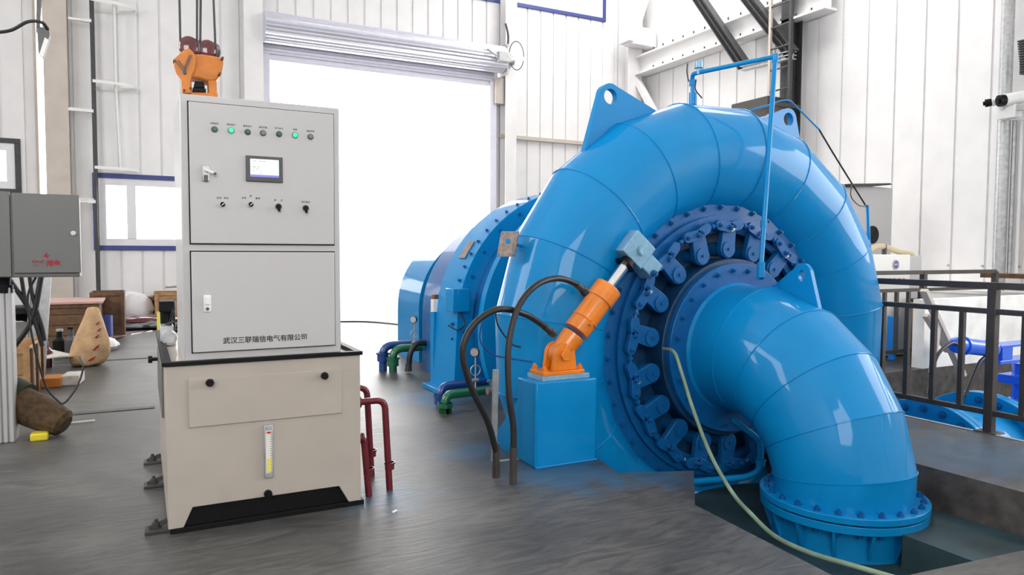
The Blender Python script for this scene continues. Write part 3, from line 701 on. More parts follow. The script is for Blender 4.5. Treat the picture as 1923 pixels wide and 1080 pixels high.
# small post with junction head in front of the generator
p = onZ(818, 724); t = thing('sensor_post', 'slim blue post with small white box on top, left of the generator', 'post', p)
B().box(p.x-.045, p.x+.045, p.y-.05, p.y+.05, 0, .83).obj('post', 'blue', t, bevel=.004)
B().box(p.x-.05, p.x+.04, p.y-.06, p.y+.02, .83, .97).obj('head_box', 'plastic_w', t, bevel=.005); B().box(p.x-.03, p.x+.06, p.y-.03, p.y+.04, .93, 1.02).obj('terminal_head', 'rust', t, bevel=.005)
B().box(p.x-.1, p.x+.09, p.y-.1, p.y+.1, 0, .012).obj('base_plate', 'blue', t)

# ---- servomotor pedestal
px0, px1, py0, py1, pz = 2.40, 2.90, 4.30, 4.58, .60
t = thing('servo_pedestal', 'boxy glossy blue steel pedestal carrying the orange cylinder', 'pedestal', ((px0+px1)/2, (py0+py1)/2, 0))
B().box(px0, px1, py0, py1, 0, pz).obj('box_body', 'blue', t, bevel=.012)
B().box(px0+.06, px1-.05, py0+.02, py1-.04, pz, pz+.035).obj('top_plate', 'blue_pale', t, bevel=.003)
B().prism([Vector((px0+.02, py1, 0)), Vector((px0+.02, py1+.5, 0)), Vector((px0+.02, py1, .45))], (.02, 0, 0)).obj('gusset', 'blue', t, smooth=False)
b = B(); b.tube([(px0-.005, py0-.004, .01), (px0-.005, py0-.004, pz)], .008, 6); b.tube([(px0, py0-.003, .006), (px1+.003, py0-.003, .006)], .009, 6); b.obj('weld_bead', 'blue', t)
# ---- orange servo cylinder
CV = onY(1051, 664, 4.42); TOP = onY(1181, 488, 4.38); d = (TOP-CV).normalized()
t = thing('servo_cylinder', 'bright orange hydraulic cylinder with chrome rod leaning towards the lever ring', 'cylinder', (CV.x, CV.y, pz+.035))
zb = pz+.035; L = (TOP-CV).length
n_ = Vector((0, 1, 0)).cross(d).normalized()
b = B(); b.box(CV.x-.19, CV.x+.15, CV.y-.1, CV.y+.1, zb, zb+.028); b.obj('base_plate', 'orange', t, bevel=.004)
for yy in (-.075, .045):
    c = Vector((CV.x, CV.y+yy, CV.z)); poly = [Vector((CV.x-.10, CV.y+yy, zb+.028)), Vector((CV.x+.10, CV.y+yy, zb+.028))] + [c + Vector((math.cos(a)*.085, 0, math.sin(a)*.085)) for a in [PI*j/10 for j in range(11)]]
    B().prism(poly, (0, .035, 0)).obj('clevis_plate', 'orange', t, bevel=.004)
B().cyl(CV-YV*.095, CV+YV*.095, .038).cyl(CV-YV*.1, CV-YV*.09, .045, n=6).obj('clevis_pin', 'orange', t, bevel=.003)
B().cyl(CV-YV*.038, CV+YV*.038, .078).cyl(CV, CV+d*.17, .075, .088, n=24).obj('tail_eye', 'orange', t, bevel=.004)
a = L*.23; c = L*.70
B().cyl(CV+d*a, CV+d*c, .097, n=40).obj('barrel', 'orange', t, bevel=.005)
b = B(); b.cyl(CV+d*c, CV+d*(c-.13), .106, n=40); b.obj('head_gland', 'orange', t, bevel=.006)
b = B(); b.bar(CV+d*(a+.07)-n_*0-YV*.098, CV+d*(a+.11)-YV*.098, .05, .02); b.tube([CV+d*(a+.1)+x for x in [(n_*math.cos(q)*.099+YV*math.sin(q)*.099) for q in [2*PI*j/24 for j in range(25)]]], .006, 5); b.obj('port_boss', 'orange', t)
B().cyl(CV+d*c, CV+d*(L-.02), .042, n=24).obj('piston_rod', 'chrome', t)
B().cyl(CV+d*(L-.055), CV+d*(L-.035), .085, .062, n=12).cyl(CV+d*(L-.035), CV+d*(L), .062, .05, n=16).cyl(CV+d*(c), CV+d*(c+.012), .06, n=24).obj('wiper_boot', 'black', t)
for xx in (-.165, .125):
    for yy in (-.07, .07): B().hexb((CV.x+xx, CV.y+yy, zb+.028), (0, 0, 1), .022, .026).obj('anchor_bolt', 'orange', t)
# rod end block fixed to the lever ring
b = B(); f = Matrix((d, YV, d.cross(YV))).transposed()
def dbox(b, c, x0, x1, y0, y1, z0, z1):
    vs = [b.bm.verts.new(c + d*x + YV*y + n_*z) for x in (x0, x1) for y in (y0, y1) for z in (z0, z1)]
    b._fin([b.bm.faces.new([vs[i] for i in q]) for q in ((0, 1, 3, 2), (4, 6, 7, 5), (0, 4, 5, 1), (2, 3, 7, 6), (0, 2, 6, 4), (1, 5, 7, 3))])
dbox(b, TOP, 0, .20, -.04, .09, -.11, .11); o = b.obj('rod_end_block', 'blue_pale', turb, bevel=.006)
b = B(); b.cyl(TOP+d*.11+n_*.02-YV*.04, TOP+d*.11+n_*.02-YV*.055, .042, n=24); b.cyl(TOP+d*.11+n_*.02-YV*.055, TOP+d*.11+n_*.02-YV*.06, .034, n=24); b.obj('block_pin', 'blue_pale', o)
sg = 1 if (n_.x > 0) else -1
b = B(); dbox(b, TOP, .02, .15, -.035, .12, sg*.11, sg*.25); o = b.obj('ring_arm', 'blue_pale', turb, bevel=.006)
b = B(); b.hexb(TOP+d*.05+n_*sg*.22-YV*.035, -YV, .024, .03); b.obj('arm_pin', 'blue2', o)
b = B(); dbox(b, TOP, -.02, .22, .09, .16, -.16, .13); b.obj('arm_plate', 'blue2', turb, bevel=.005)

# ---- hoses and pipes
def hose(name, label, cat, pts, r, ma='rubber', fits=(), fm='rail', grp=None, n=10):
    t = thing(name, label, cat, pts[-1], grp)
    B().tube(spline(pts, n), r, 12).obj('hose_body' if ma in ('rubber', 'hose_g') else 'pipe_body', ma, t)
    for a, c in fits: B().cyl(a, c, r*1.12, n=16).cyl(Vector(a).lerp(Vector(c), .6), c, r*1.35, n=6).obj('hose_fitting', fm, t)
    return t
h1 = [onY(1098, 553, 4.33), onY(1082, 534, 4.28), onY(1046, 523, 4.2), onY(1005, 537, 4.12), onY(972, 580, 4.08), onY(955, 650, 4.05), onY(956, 740, 4.03), onY(964, 800, 4.03), onY(964, 860, 4.03)]
hose('hydraulic_hose', 'black hose arching from the top of the orange cylinder to the floor', 'hose', h1, .021, fits=[(h1[1].lerp(h1[0], .0), h1[0]+d*.02), (h1[-1]+Vector((0, 0, .07)), Vector((h1[-1].x, h1[-1].y, 0.02)))])
h2 = [onY(1040, 628, 4.33), onY(1022, 613, 4.28), onY(985, 590, 4.15), onY(935, 581, 4.1), onY(890, 610, 4.1), onY(869, 660, 4.1), onY(884, 725, 4.12), onY(915, 790, 4.16), onY(932, 850, 4.2)]
hose('hydraulic_hose', 'black hose looping far left from the bottom of the orange cylinder', 'hose', h2, .021, fits=[(h2[1], h2[0]), (h2[-1]+Vector((0, 0, .06)), Vector((h2[-1].x, h2[-1].y, .02)))])
for i, (pts, lab) in enumerate([([(905, 605), (902, 640), (925, 665), (950, 672), (1000, 680)], 'thin blue-black wire curling low beside the casing edge'), ([(930, 575), (935, 610), (960, 645), (978, 652)], 'thin wire crossing behind the two black hoses')]):
    tag(B().tube(spline([onY(x, y, 4.45) for x, y in pts]), .006, 6).obj('thin_wire', 'blue_pipe' if i == 0 else 'rubber'), lab, 'wire')
p = onZ(927, 866); t = tag(B().bar((p.x, p.y, 0), (p.x+.015, p.y, .66), .035, .03).bar((p.x-.0, p.y-.02, .0), (p.x+.4, p.y-.05, .0), .03, .012).obj('angle_bracket', 'steel', smooth=False), 'upright bare steel angle beside the blue pedestal', 'bracket')
def pipe(name, label, pts, r, ma, cols=(), grp=None, bend=None, cat='pipe'):
    pts = [Vector(p) for p in pts]; t = thing(name, label, cat, (pts[-1].x, pts[-1].y, 0), grp)
    B().tube(pts, r, 14, bend=bend or r*2.6).obj('pipe_body', ma, t)
    for c, dr in cols:
        c = Vector(c); dr = Vector(dr).normalized(); B().cyl(c-dr*r*1.1, c+dr*r*1.1, r*1.45, n=14).cyl(c+dr*r*.6, c+dr*r*1.1, r*1.7, n=14).obj('pipe_collar', ma, t)
    return t
Z1 = Vector((0, 0, 1))
# near pair
g = onZ(836, 776); zt_ = onY(836, 742, g.y).z
pipe('water_pipe', 'nearer green pipe bending into the floor in front of the casing', [(3.4, g.y+.1, zt_), (g.x, g.y, zt_), (g.x, g.y, 0)], .042, 'green_pipe', [((g.x, g.y, zt_-.12), Z1), ((g.x, g.y, .03), Z1)])
g2 = onZ(827, 764); zt2 = onY(827, 730, g2.y).z
pipe('water_pipe', 'nearer dark blue pipe bending into the floor behind the nearer green pipe', [(3.3, g2.y+.1, zt2+.02), (g2.x, g2.y, zt2+.02), (g2.x, g2.y, 0)], .042, 'blue_pipe', [((g2.x, g2.y, zt2-.1), Z1)])
f1 = onZ(738, 698); z1 = onY(738, 655, f1.y).z
pipe('water_pipe', 'farther green pipe bending into the floor left of the generator', [(3.3, f1.y, z1), (f1.x, f1.y, z1), (f1.x, f1.y, 0)], .05, 'green_pipe', [((f1.x, f1.y, z1-.16), Z1)])
f2 = onZ(722, 698); z2 = onY(722, 650, f2.y).z
pipe('water_pipe', 'farthest dark blue pipe bending into the floor, leftmost by the doorway', [(3.3, f2.y+.06, z2), (f2.x, f2.y+.06, z2), (f2.x, f2.y+.06, 0)], .05, 'blue_pipe', [((f2.x, f2.y+.06, z2-.14), Z1)])
f3 = onZ(767, 700); h3 = [Vector((3.25, f3.y, .33)), Vector((3.05, f3.y, .36)), Vector((f3.x+.03, f3.y, .25)), Vector((f3.x, f3.y, .02))]
hose('drain_hose', 'short black hose arching to the floor right of the farther green pipe', 'hose', h3, .035, fits=[(h3[-1]+Vector((0, 0, .1)), h3[-1])])
def gauge(px, py, Y, r, foot, label):
    c = onY(px, py, Y); t = thing('pressure_gauge', label, 'gauge', (c.x, c.y, foot), 'pressure gauges on the pipes')
    dd = Vector((-.7, -.7, 0)).normalized()
    B().cyl(c, c+dd*.03, r, n=24).obj('gauge_case', 'dark_steel', t, bevel=.003); B().cyl(c+dd*.03, c+dd*.033, r*.85, n=24).obj('dial_face', 'steel', t)
    B().cyl((c.x, c.y, foot), (c.x, c.y, c.z-r), .008, n=8).tube([Vector((c.x+.05*math.cos(a), c.y, (foot+c.z)/2+.05*math.sin(a))) for a in [2*PI*k/16 for k in range(17)]], .006, 6).obj('stem', 'steel', t)
    B().cyl((c.x-.03, c.y, foot+.08), (c.x+.03, c.y, foot+.08), .016, n=8).obj('gauge_valve', 'steel', t)
gauge(778, 600, 8.5, .045, z1, 'pressure gauge above the farther green pipe, against the white doorway')
gauge(893, 661, g.y+.03, .046, zt_+.03, 'pressure gauge standing before the lower casing, behind the black hose loop')
# small valve cluster behind the pedestal hoses
c = onY(915, 735, 5.3); tag(B().cyl(c, c+Vector((.12, 0, 0)), .03).cyl(c+Vector((.05, 0, -.03)), c+Vector((.05, 0, .08)), .018).bar(c+Vector((0, 0, .08)), c+Vector((.14, 0, .1)), .012).obj('brass_valve', 'plate'), 'small brass valve between the nearer pipes and the casing', 'valve')
# red pipes right of the oil tank
for i, (fx, fy, hx_, lab) in enumerate([(1.365, 4.33, .575, 'tall red pipe nearest the viewer right of the oil tank'), (1.345, 4.66, .60, 'tall red pipe behind the nearer tall one'), (1.215, 4.27, .365, 'short red pipe nearest the viewer beside the oil tank'), (1.205, 4.56, .385, 'short red pipe closest to the tank side, behind the other short one')]):
    cx = fx
    pipe('oil_pipe', lab, [(1.12, fy, hx_), (cx-.03, fy, hx_), (cx, fy, 0)], .0205, 'red_pipe', [((cx, fy, .155), Z1), ((1.16, fy, hx_), (1, 0, 0))], 'red oil pipes', bend=.06)
# green hose across the front
hg = [onY(1246, 655, 4.30), onY(1266, 662, 4.15), onY(1280, 700, 4.02), onY(1302, 770, 3.85), onY(1335, 855, 3.55), onY(1375, 925, 3.3), Vector((3.45, 2.85, .0)), Vector((3.38, 2.5, -.03)), onZ(1520, 1038, -.03), onZ(1600, 1062, .02), onZ(1690, 1088, .02)]
hg[6] = onY(1410, 965, 3.05); hg[7] = onY(1455, 1007, 2.8)
hose('garden_hose', 'pale green hose hanging from the lever ring across the pit edge', 'hose', hg, .013, 'hose_g')
# blue pipes in the recess by the elbow
a = [onY(1374, 786, 4.35), onY(1412, 815, 4.25), onY(1428, 828, 4.2), onY(1428, 882, 4.2), onY(1405, 896, 4.2), onY(1300, 905, 4.3)]
pipe('drain_pipe', 'blue drain pipe bending down in the dark recess left of the elbow', a, .026, 'blue', [(a[3]+Vector((0, 0, .06)), Z1)], bend=.08)

# ================================================================== OIL TANK AND CONTROL CABINET
tx0, tx1, ty0, ty1, tz = .10, 1.13, 4.14, 5.88, .895
t = thing('oil_tank', 'cream oil tank on a black base under the grey control cabinet', 'tank', ((tx0+tx1)/2, (ty0+ty1)/2, 0))
q = lambda x, y: onY(x, y, ty0)
c0, c1, c2, c3 = q(345, 990), q(362, 953), q(637, 918), q(652, 947)
zl = .05
prof = [(tx0, tz), (tx0, zl-.02), (c0.x, zl-.02), (c1.x, c1.z), (c2.x, c1.z), (c3.x+.01, zl-.02), (tx1, zl-.02), (tx1, tz)]
B().prism([Vector((x, ty0, z)) for x, z in prof], (0, .03, 0)).obj('front_panel', 'cream', t, bevel=.004)
B().box(tx0, tx1, ty0+.03, ty1, .12, tz).box(tx0, tx0+.03, ty0+.03, ty1, .03, .12).box(tx1-.03, tx1, ty0+.03, ty1, .03, .12).obj('tank_body', 'cream', t, bevel=.006)
b = B(); b.box(tx0-.015, tx1+.012, ty0-.015, ty0+.03, tz, tz+.022); b.box(tx0-.015, tx0+.03, ty0+.03, ty1, tz, tz+.022); b.box(tx1-.03, tx1+.012, ty0+.03, ty1, tz, tz+.022); b.box(tx0-.015, tx1+.012, ty1-.03, ty1+.01, tz, tz+.022); b.obj('top_rim', 'black', t, bevel=.003)
b = B(); b.box(tx0+.01, tx1+.02, ty0+.005, ty0+.12, 0, .028); b.box(tx0+.01, tx0+.1, ty0+.12, ty1, 0, .03); b.box(tx1-.1, tx1+.02, ty0+.12, ty1, 0, .03); b.box(tx0+.035, tx1-.035, ty0+.031, ty0+.045, .0, .2); b.obj('skid_and_shade_sheet', 'black', t, bevel=.003)  # skid frame; last box is a black sheet for the shade behind the cutout
for yy in (4.24, 5.07, 5.63):
    o = B().box(tx0-.11, tx0+.02, yy-.05, yy+.05, 0, .018).bar((tx0-.09, yy+.0, .018), (tx0+.0, yy+.0, .05), .012, .03).obj('anchor_foot', 'dark_steel', t, bevel=.003)
    B().hexb((tx0-.055, yy, .018), (0, 0, 1), .02, .03).obj('anchor_bolt', 'dark_steel', o)
A, C, D, E_ = q(353, 712), q(641, 698), q(640, 775), q(355, 797)
cp = B().box(A.x, C.x, ty0-.012, ty0, D.z, A.z).obj('cover_plate', 'cream', t, bevel=.003)
for (x, y) in ((393, 717), (607, 704)):
    p = q(x, y); B().cyl((p.x, ty0-.012, p.z), (p.x, ty0-.045, p.z), .012, n=12).cyl((p.x, ty0-.035, p.z), (p.x, ty0-.055, p.z), .022, .019, n=10).obj('plate_knob', 'black', cp)
p0_, p1_ = q(503, 797), q(503, 896); gx = p0_.x
g = B().box(gx-.024, gx+.024, ty0-.022, ty0, p1_.z, p0_.z).obj('level_gauge', 'steel', t, bevel=.004)
B().box(gx-.016, gx+.016, ty0-.026, ty0-.022, p1_.z+.03, p0_.z-.03).obj('scale_strip', 'gauge', g)
B().box(gx-.009, gx+.009, ty0-.029, ty0-.026, p1_.z+.035, lp(p1_.z, p0_.z, .38)).obj('oil_column', 'oil', g)
b = B(); hh = p0_.z-p1_.z
for k in range(18): z = p1_.z+.035+k*(hh-.075)/17; b.box(gx+.008, gx+.016, ty0-.0275, ty0-.026, z-.0012, z+.0012)
b.obj('tick_marks', 'ink', g, smooth=False)
B().box(gx-.01, gx+.01, ty0-.029, ty0-.026, p0_.z-.045, p0_.z-.035).obj('red_mark', 'red', g)
B().cyl((gx, ty0-.022, p0_.z-.015), (gx, ty0-.032, p0_.z-.015), .011, n=12).cyl((gx, ty0-.022, p1_.z+.015), (gx, ty0-.032, p1_.z+.015), .011, n=12).obj('gauge_screw', 'steel', g)
p = q(503, 927); B().cyl((p.x, ty0, p.z), (p.x, ty0-.02, p.z), .022, n=16).cyl((p.x, ty0-.02, p.z), (p.x, ty0-.035, p.z), .015, n=6).obj('drain_plug', 'black', t)
# side door of the tank with its knob
o = B().box(tx0-.012, tx0, 4.5, 5.6, .55, .84).obj('side_cover', 'grey_box', t, bevel=.003)
B().cyl((tx0-.012, 5.45, .76), (tx0-.06, 5.45, .76), .012, n=10).cyl((tx0-.045, 5.45, .76), (tx0-.07, 5.45, .76), .025, n=10).obj('cover_knob', 'black', o)

cx0, cx1, cy0, cy1, cz0, cz1 = .195, 1.035, 4.20, 4.98, tz, 2.325
t = thing('control_cabinet', 'tall light grey control cabinet with touch screen standing on the cream oil tank', 'cabinet', ((cx0+cx1)/2, (cy0+cy1)/2, cz0))
B().box(cx0, cx1, cy0+.006, cy1, cz0, cz1).obj('cabinet_body', 'grey_cab', t, bevel=.008)
q = lambda x, y: onY(x, y, cy0-.02)
ux0, ux1 = q(356, 300).x, q(627, 300).x; uz0, uz1 = q(357, 457).z, q(357, 190).z; lz0, lz1 = q(361, 663).z, q(357, 473).z
ud = B().box(ux0, ux1, cy0-.018, cy0+.004, uz0, uz1).obj('upper_door', 'grey_cab', t, bevel=.004)
ld = B().box(ux0, ux1, cy0-.018, cy0+.004, lz0, lz1).obj('lower_door', 'grey_cab', t, bevel=.004)
B().box(ux0-.006, ux1+.006, cy0+.003, cy0+.0055, uz0-.006, uz1+.006).box(ux0-.006, ux1+.006, cy0+.003, cy0+.0055, lz0-.006, lz1+.006).obj('door_seal', 'black', t, smooth=False)
YF = cy0-.018; R1, U1 = (1, 0, 0), (0, 0, 1)
q = lambda x, y: onY(x, y, YF)
# door handles
def handle(px, py0_, py1_, par, lever):
    a, c = q(px, py0_), q(px, py1_); zc_ = (a.z+c.z)/2; hh = abs(a.z-c.z); x = a.x
    o = B().box(x-.019, x+.019, YF-.010, YF, zc_-hh/2, zc_+hh/2).obj('door_handle', 'plastic_w' if not lever else 'steel', par, bevel=.008)
    b = B()
    if lever: b.bar((x-.005, YF-.02, zc_+.02), (x+.045, YF-.035, zc_-.002), .022, .014); b.m(1).cyl((x+.042, YF-.035, zc_-.002), (x+.042, YF-.045, zc_-.002), .008, n=10).m(1).box(x-.01, x+.01, YF-.014, YF-.01, zc_-.045, zc_-.01)
    else: b.box(x-.011, x+.011, YF-.02, YF-.01, zc_-.005, zc_+hh/2-.012).m(1).cyl((x, YF-.01, zc_-.028), (x, YF-.016, zc_-.028), .009, n=12)
    b.obj('handle_grip', ['plastic_w', 'bezel'], t, bevel=.003)
    return o
handle(386, 310, 341, ud, True); handle(389, 554, 586, ld, False)
# indicator lamps with small lettering above them
lamps = [(403, 243, 'lamp_off', '主泵运行'), (434, 245, 'lamp_on', '自动运行'), (465, 248, 'lamp_off', '备泵运行'), (494, 250, 'lamp_grey', '油压过低'), (524, 252, 'lamp_off', '补气运行'), (554, 254, 'lamp_on', '电源'), (583, 257, 'lamp_grey', '油位异常')]
for x, y, ma, s_ in lamps:
    p = q(x, y); o = B().cyl((p.x, YF, p.z), (p.x, YF-.006, p.z), .017, .016, n=20).obj('indicator_lamp', 'bezel', ud)
    B().cyl((p.x, YF-.006, p.z), (p.x, YF-.016, p.z), .0135, .010, n=20).obj('lamp_lens', ma, t)
    text('lamp_lettering', s_, (p.x, YF-.0004, p.z+.031), R1, U1, .0115, 'ink', t)
# touch screen
A, C = q(461, 291), q(531, 346); w, h = C.x-A.x, A.z-C.z; mx_, mz = (A.x+C.x)/2, (A.z+C.z)/2
o = B().box(A.x, C.x, YF-.012, YF, mz-.068, mz+.072).obj('touch_screen', 'bezel', t, bevel=.004)
B().box(A.x+.022, C.x-.022, YF-.0135, YF-.012, mz-.042, mz+.055).obj('display', 'screen', o, smooth=False)
B().box(A.x+.022, C.x-.022, YF-.0142, YF-.0135, mz-.042, mz-.030).obj('menu_bar', 'screenbar', o, smooth=False)
b = B()
for i, (fx, fz, wd) in enumerate([(.08, .75, .03), (.08, .5, .12), (.25, .5, .08), (.08, .38, .03), (.2, .38, .1), (.35, .26, .05), (.35, .1, .05), (.1, .9, .1), (.3, .9, .12), (.45, .9, .08), (.08, .26, .06)]):
    x = A.x+.022+(w-.044)*fx; z = mz-.030+.08*fz; b.box(x, x+(w-.044)*wd, YF-.0139, YF-.0135, z, z+.0022)
b.obj('display_marks', 'bezel', o, smooth=False)
# selector switches
for i, (x, y, s_) in enumerate([(418, 384, ['自动', '手动']), (471, 384, ['主用', '停', '备用']), (523, 388, ['停', '开']), (574, 391, ['试灯复归'])]):
    p = q(x, y); o = B().cyl((p.x, YF, p.z), (p.x, YF-.007, p.z), .018, .017, n=24).obj('selector_switch', 'steel' if i < 2 else 'bezel', ud)
    b = B(); b.cyl((p.x, YF-.007, p.z), (p.x, YF-.014, p.z), .013, n=20)
    if i < 2: b.bar((p.x-.009, YF-.02, p.z-.008), (p.x+.009, YF-.02, p.z+.008), .014, .006)
    else: b.bar((p.x, YF-.02, p.z+.01), (p.x, YF-.02, p.z-.028), .014, .010)
    b.obj('switch_knob', 'black', t, bevel=.002)
    if i < 2: B().bar((p.x-.007, YF-.0285, p.z-.006), (p.x+.007, YF-.0285, p.z+.006), .002, .0035).obj('pointer_mark', 'plastic_w', t)
    n = len(s_)
    for j, w_ in enumerate(s_): text('switch_lettering', w_, (p.x+(j-(n-1)/2)*.036, YF-.0004, p.z+(.034 if not (n == 3 and j == 1) else .045)), R1, U1, .0125, 'ink', t)
p = q(500, 636); text('company_lettering', '武汉三联瑞信电气有限公司', (p.x, YF-.0005, p.z-.003), R1, U1, .0375, 'ink', t, bold=.0006)
# pump set on the tank top left of the cabinet
t = thing('oil_pump', 'small dark valve and pump group on the tank top left of the cabinet', 'pump', (.05+.11, 5.3, tz))
B().box(.10, .18, 5.12, 5.3, tz, tz+.12).obj('pump_block', 'steel', t, bevel=.008)
B().cyl((.05+.1, 5.15, tz+.05), (.05+.1, 5.02, tz+.05), .045, n=20).cyl((.15, 5.02, tz+.05), (.15, 5.0, tz+.05), .03, n=20).obj('flange_cap', 'steel', t)
B().cyl((.15, 5.4, tz), (.15, 5.4, tz+.26), .05).box(.1, .19, 5.25, 5.42, tz+.2, tz+.27).obj('motor', 'black', t, bevel=.005)
B().box(.085, .105, 5.28, 5.3, tz+.08, tz+.2).obj('level_stripe', 'oil', t)
B().tube(spline([(.16, 5.2, tz+.1), (.17, 5.1, tz+.2), (.18, 5.02, tz+.24)]), .008, 6).tube(spline([(.16, 5.2, tz+.1), (.12, 5.3, tz+.1), (.18, 5.0, tz+.16)]), .008, 6).obj('wiring', 'rubber', t)

# ================================================================== CRANE HOOK BLOCK
YH = 7.0; ch = onY(373, 120, YH); sc = 1.0
hb_ = thing('hook_block', 'orange crane hook block with dark red sheave guards above the cabinet', 'hook block', (ch.x, YH, ch.z))
H = lambda x, y, dy=0: onY(x, y, YH+dy)
# left cheek plate, V-shaped ribs, curved housing, legs with yoke, nut, sheaves and ropes
ck = [H(x, y) for x, y in ((343, 95), (354, 90), (362, 97), (367, 110), (365, 128), (359, 143), (357, 150), (358, 175), (342, 175), (340, 150), (331, 138), (326, 124), (328, 109), (337, 101))]
cl = B().prism(ck, (.015, .05, 0)).obj('cheek_plate', 'hook', hb_, bevel=.006)
b = B()
for (p, q_) in (((331, 116), (345, 134)), ((335, 113), (347, 130)), ((360, 104), (349, 131)), ((356, 103), (346, 129))):
    b.bar(H(*p)-YV*.004, H(*q_)-YV*.004, .012, .007)
b.sphere(H(347, 136)-YV*.0, .017, 10, (1, .6, 1.3)); b.obj('cover_rib', 'bezel', cl)
hp = [(362, 101), (380, 101), (400, 104), (412, 107), (419, 108), (420, 118), (418, 130), (413, 143), (404, 153), (390, 153), (376, 148), (366, 146), (357, 147)]
B().prism([H(x, y, .06) for x, y in hp], (.0, .2, 0)).obj('drum_body', 'hook', hb_, bevel=.02)
B().prism([H(x, y, .05) for x, y in ((391, 151), (407, 151), (408, 182), (392, 182))], (0, .16, 0)).prism([H(x, y, .03) for x, y in ((341, 172), (409, 175), (409, 183), (341, 181))], (0, .2, 0)).obj('yoke', 'hook', hb_, bevel=.008)
B().prism([H(x, y, .05) for x, y in ((366, 152), (383, 153), (385, 165), (364, 164))], (0, .1, 0)).prism([H(x, y, .04) for x, y in ((362, 164), (387, 166), (387, 174), (362, 173))], (0, .12, 0)).obj('hook_nut', 'black', hb_, bevel=.006)
for (x, y, r) in ((355, 88, .085), (390, 93, .078)):
    c = H(x, y, .14); o = B().sphere(c, r, 24, (1, .35, 1.12)).obj('sheave_guard', 'redglass', hb_)
    B().cyl(c+Vector((.02, .04, 0)), c+Vector((.05, .07, 0)), r*1.1, n=28).obj('sheave', 'bezel', o)
for (x0, y0, x1) in ((339, 95, 337), (370, 85, 370), (376, 85, 377), (405, 100, 401)):
    a = H(x0, y0, .16); t0 = H(x1, 0, .16); dd = (t0-a).normalized(); e = a + dd*((ZC-.05-a.z)/dd.z)
    B().cyl(a, e, .010, n=8).obj('wire_rope', 'dark_steel', hb_)
for x, y in ((328, 114), (418, 109), (413, 138), (346, 170), (358, 166)):
    B().cyl(H(x, y)-YV*.008, H(x, y)+YV*.07, .012, n=8).obj('cover_bolt', 'rust', hb_)

# ================================================================== LEFT SIDE
YB = 6.5
def bx(name, px0, py0, px1, py1, Y, dep, ma, par=None, bev=.003):
    a, c = onY(px0, py0, Y), onY(px1, py1, Y); return B().box(a.x, c.x, Y, Y+dep, c.z, a.z).obj(name, ma, par, bevel=bev)
p = onY(60, 520, YB); t = thing('switch_box', 'grey electrical box with red danger marking at the left edge', 'box', (p.x, YB, p.z))
bx('box_body', -60, 362, 150, 520, YB+.02, .22, 'grey_box', t, .006)
dr = bx('box_door', 22, 362, 152, 512, YB-.01, .025, 'grey_box', t, .004)
bx('side_section', -60, 357, 22, 520, YB-.0, .03, 'grey_box', t, .004)
c = onY(138, 438, YB-.01); B().cyl(c, c-YV*.02, .018, n=16).cyl(c-YV*.02, c-YV*.028, .011, n=12).obj('door_lock', 'steel', dr)
c = onY(87, 495, YB-.011); text('warning_lettering', '安全用电', c, (1, 0, 0), (0, 0, 1), .046, 'red_ink', t, bold=.0022)
c = onY(87, 481, YB-.012); b = B(); k_ = .024
b.prism([c+Vector((x*k_, 0, z*k_)) for x, z in ((-.1, 1), (.35, .9), (.1, .25), (.95, .35), (.0, -.95), (.1, -.25), (-.8, -.2))], (0, -.001, 0)); b.obj('lightning_mark', 'red_ink', t, smooth=False)
# ribbed post below the box
p = onZ(4, 833); t = thing('ribbed_post', 'ribbed pale post under the grey electrical box, at the left edge', 'post', p)
b = B(); x1 = onY(22, 600, p.y).x
for k in range(7): x = x1-.04*(k+1); b.box(x+.004, x+.036, p.y, p.y+.03, 0, onY(10, 540, p.y).z)
b.box(x1-.3, x1, p.y+.02, p.y+.2, 0, onY(10, 540, p.y).z-.02); b.obj('post_body', 'grey_cab', t, bevel=.008)
B().tube([onY(6, 545, p.y+.05), onY(8, 518, p.y+.05)], .045, 12).tube([onY(8, 550, p.y+.05), onY(8, 535, p.y+.05)], .06, 12).obj('conduit_stub', 'black', t)
# leaning channel and cables
a, c = onY(84, 512, 7.6), onZ(72, 700); a = onY(84, 505, c.y)
t = B().bar(a+Vector((-.03, 0, 0)), c+Vector((-.03, 0, 0)), .2, .012, upv=(0, 1, 0)).bar(a+Vector((.07, -.04, 0)), c+Vector((.07, -.04, 0)), .012, .09, upv=(0, 1, 0)).bar(a+Vector((-.13, -.04, 0)), c+Vector((-.13, -.04, 0)), .012, .09, upv=(0, 1, 0)).obj('steel_channel', 'steel', smooth=False)
tag(t, 'galvanised steel channel leaning under the electrical box', 'channel')
cab = [([(78, 515), (60, 600), (20, 660)], .022, 'black cable slanting left-most below the electrical box'), ([(15, 520), (60, 590), (80, 650)], .02, 'black cable crossing from the left under the electrical box'), ([(55, 515), (62, 560), (78, 610), (84, 640)], .016, 'thin black cable hanging straight between the crossing ones'), ([(40, 520), (50, 570), (72, 600)], .016, 'short black cable beside the ribbed post')]
for pts, r, lab in cab: tag(B().tube(spline([onY(x, y, 7.3) for x, y in pts]), r, 8).obj('power_cable', 'rubber'), lab, 'cable')
tag(B().tube(spline([onY(70, 515, 6.65), onY(52, 560, 6.65), onY(62, 640, 6.68), onY(85, 722, 6.7), onY(108, 752, 6.7), onY(122, 756, 6.7), onY(145, 725, 6.75), onY(156, 690, 6.8), onY(150, 670, 6.9)]), .008, 8).obj('power_cable', 'rubber'), 'black cable sagging in a loop in front of the carton and sack', 'cable')
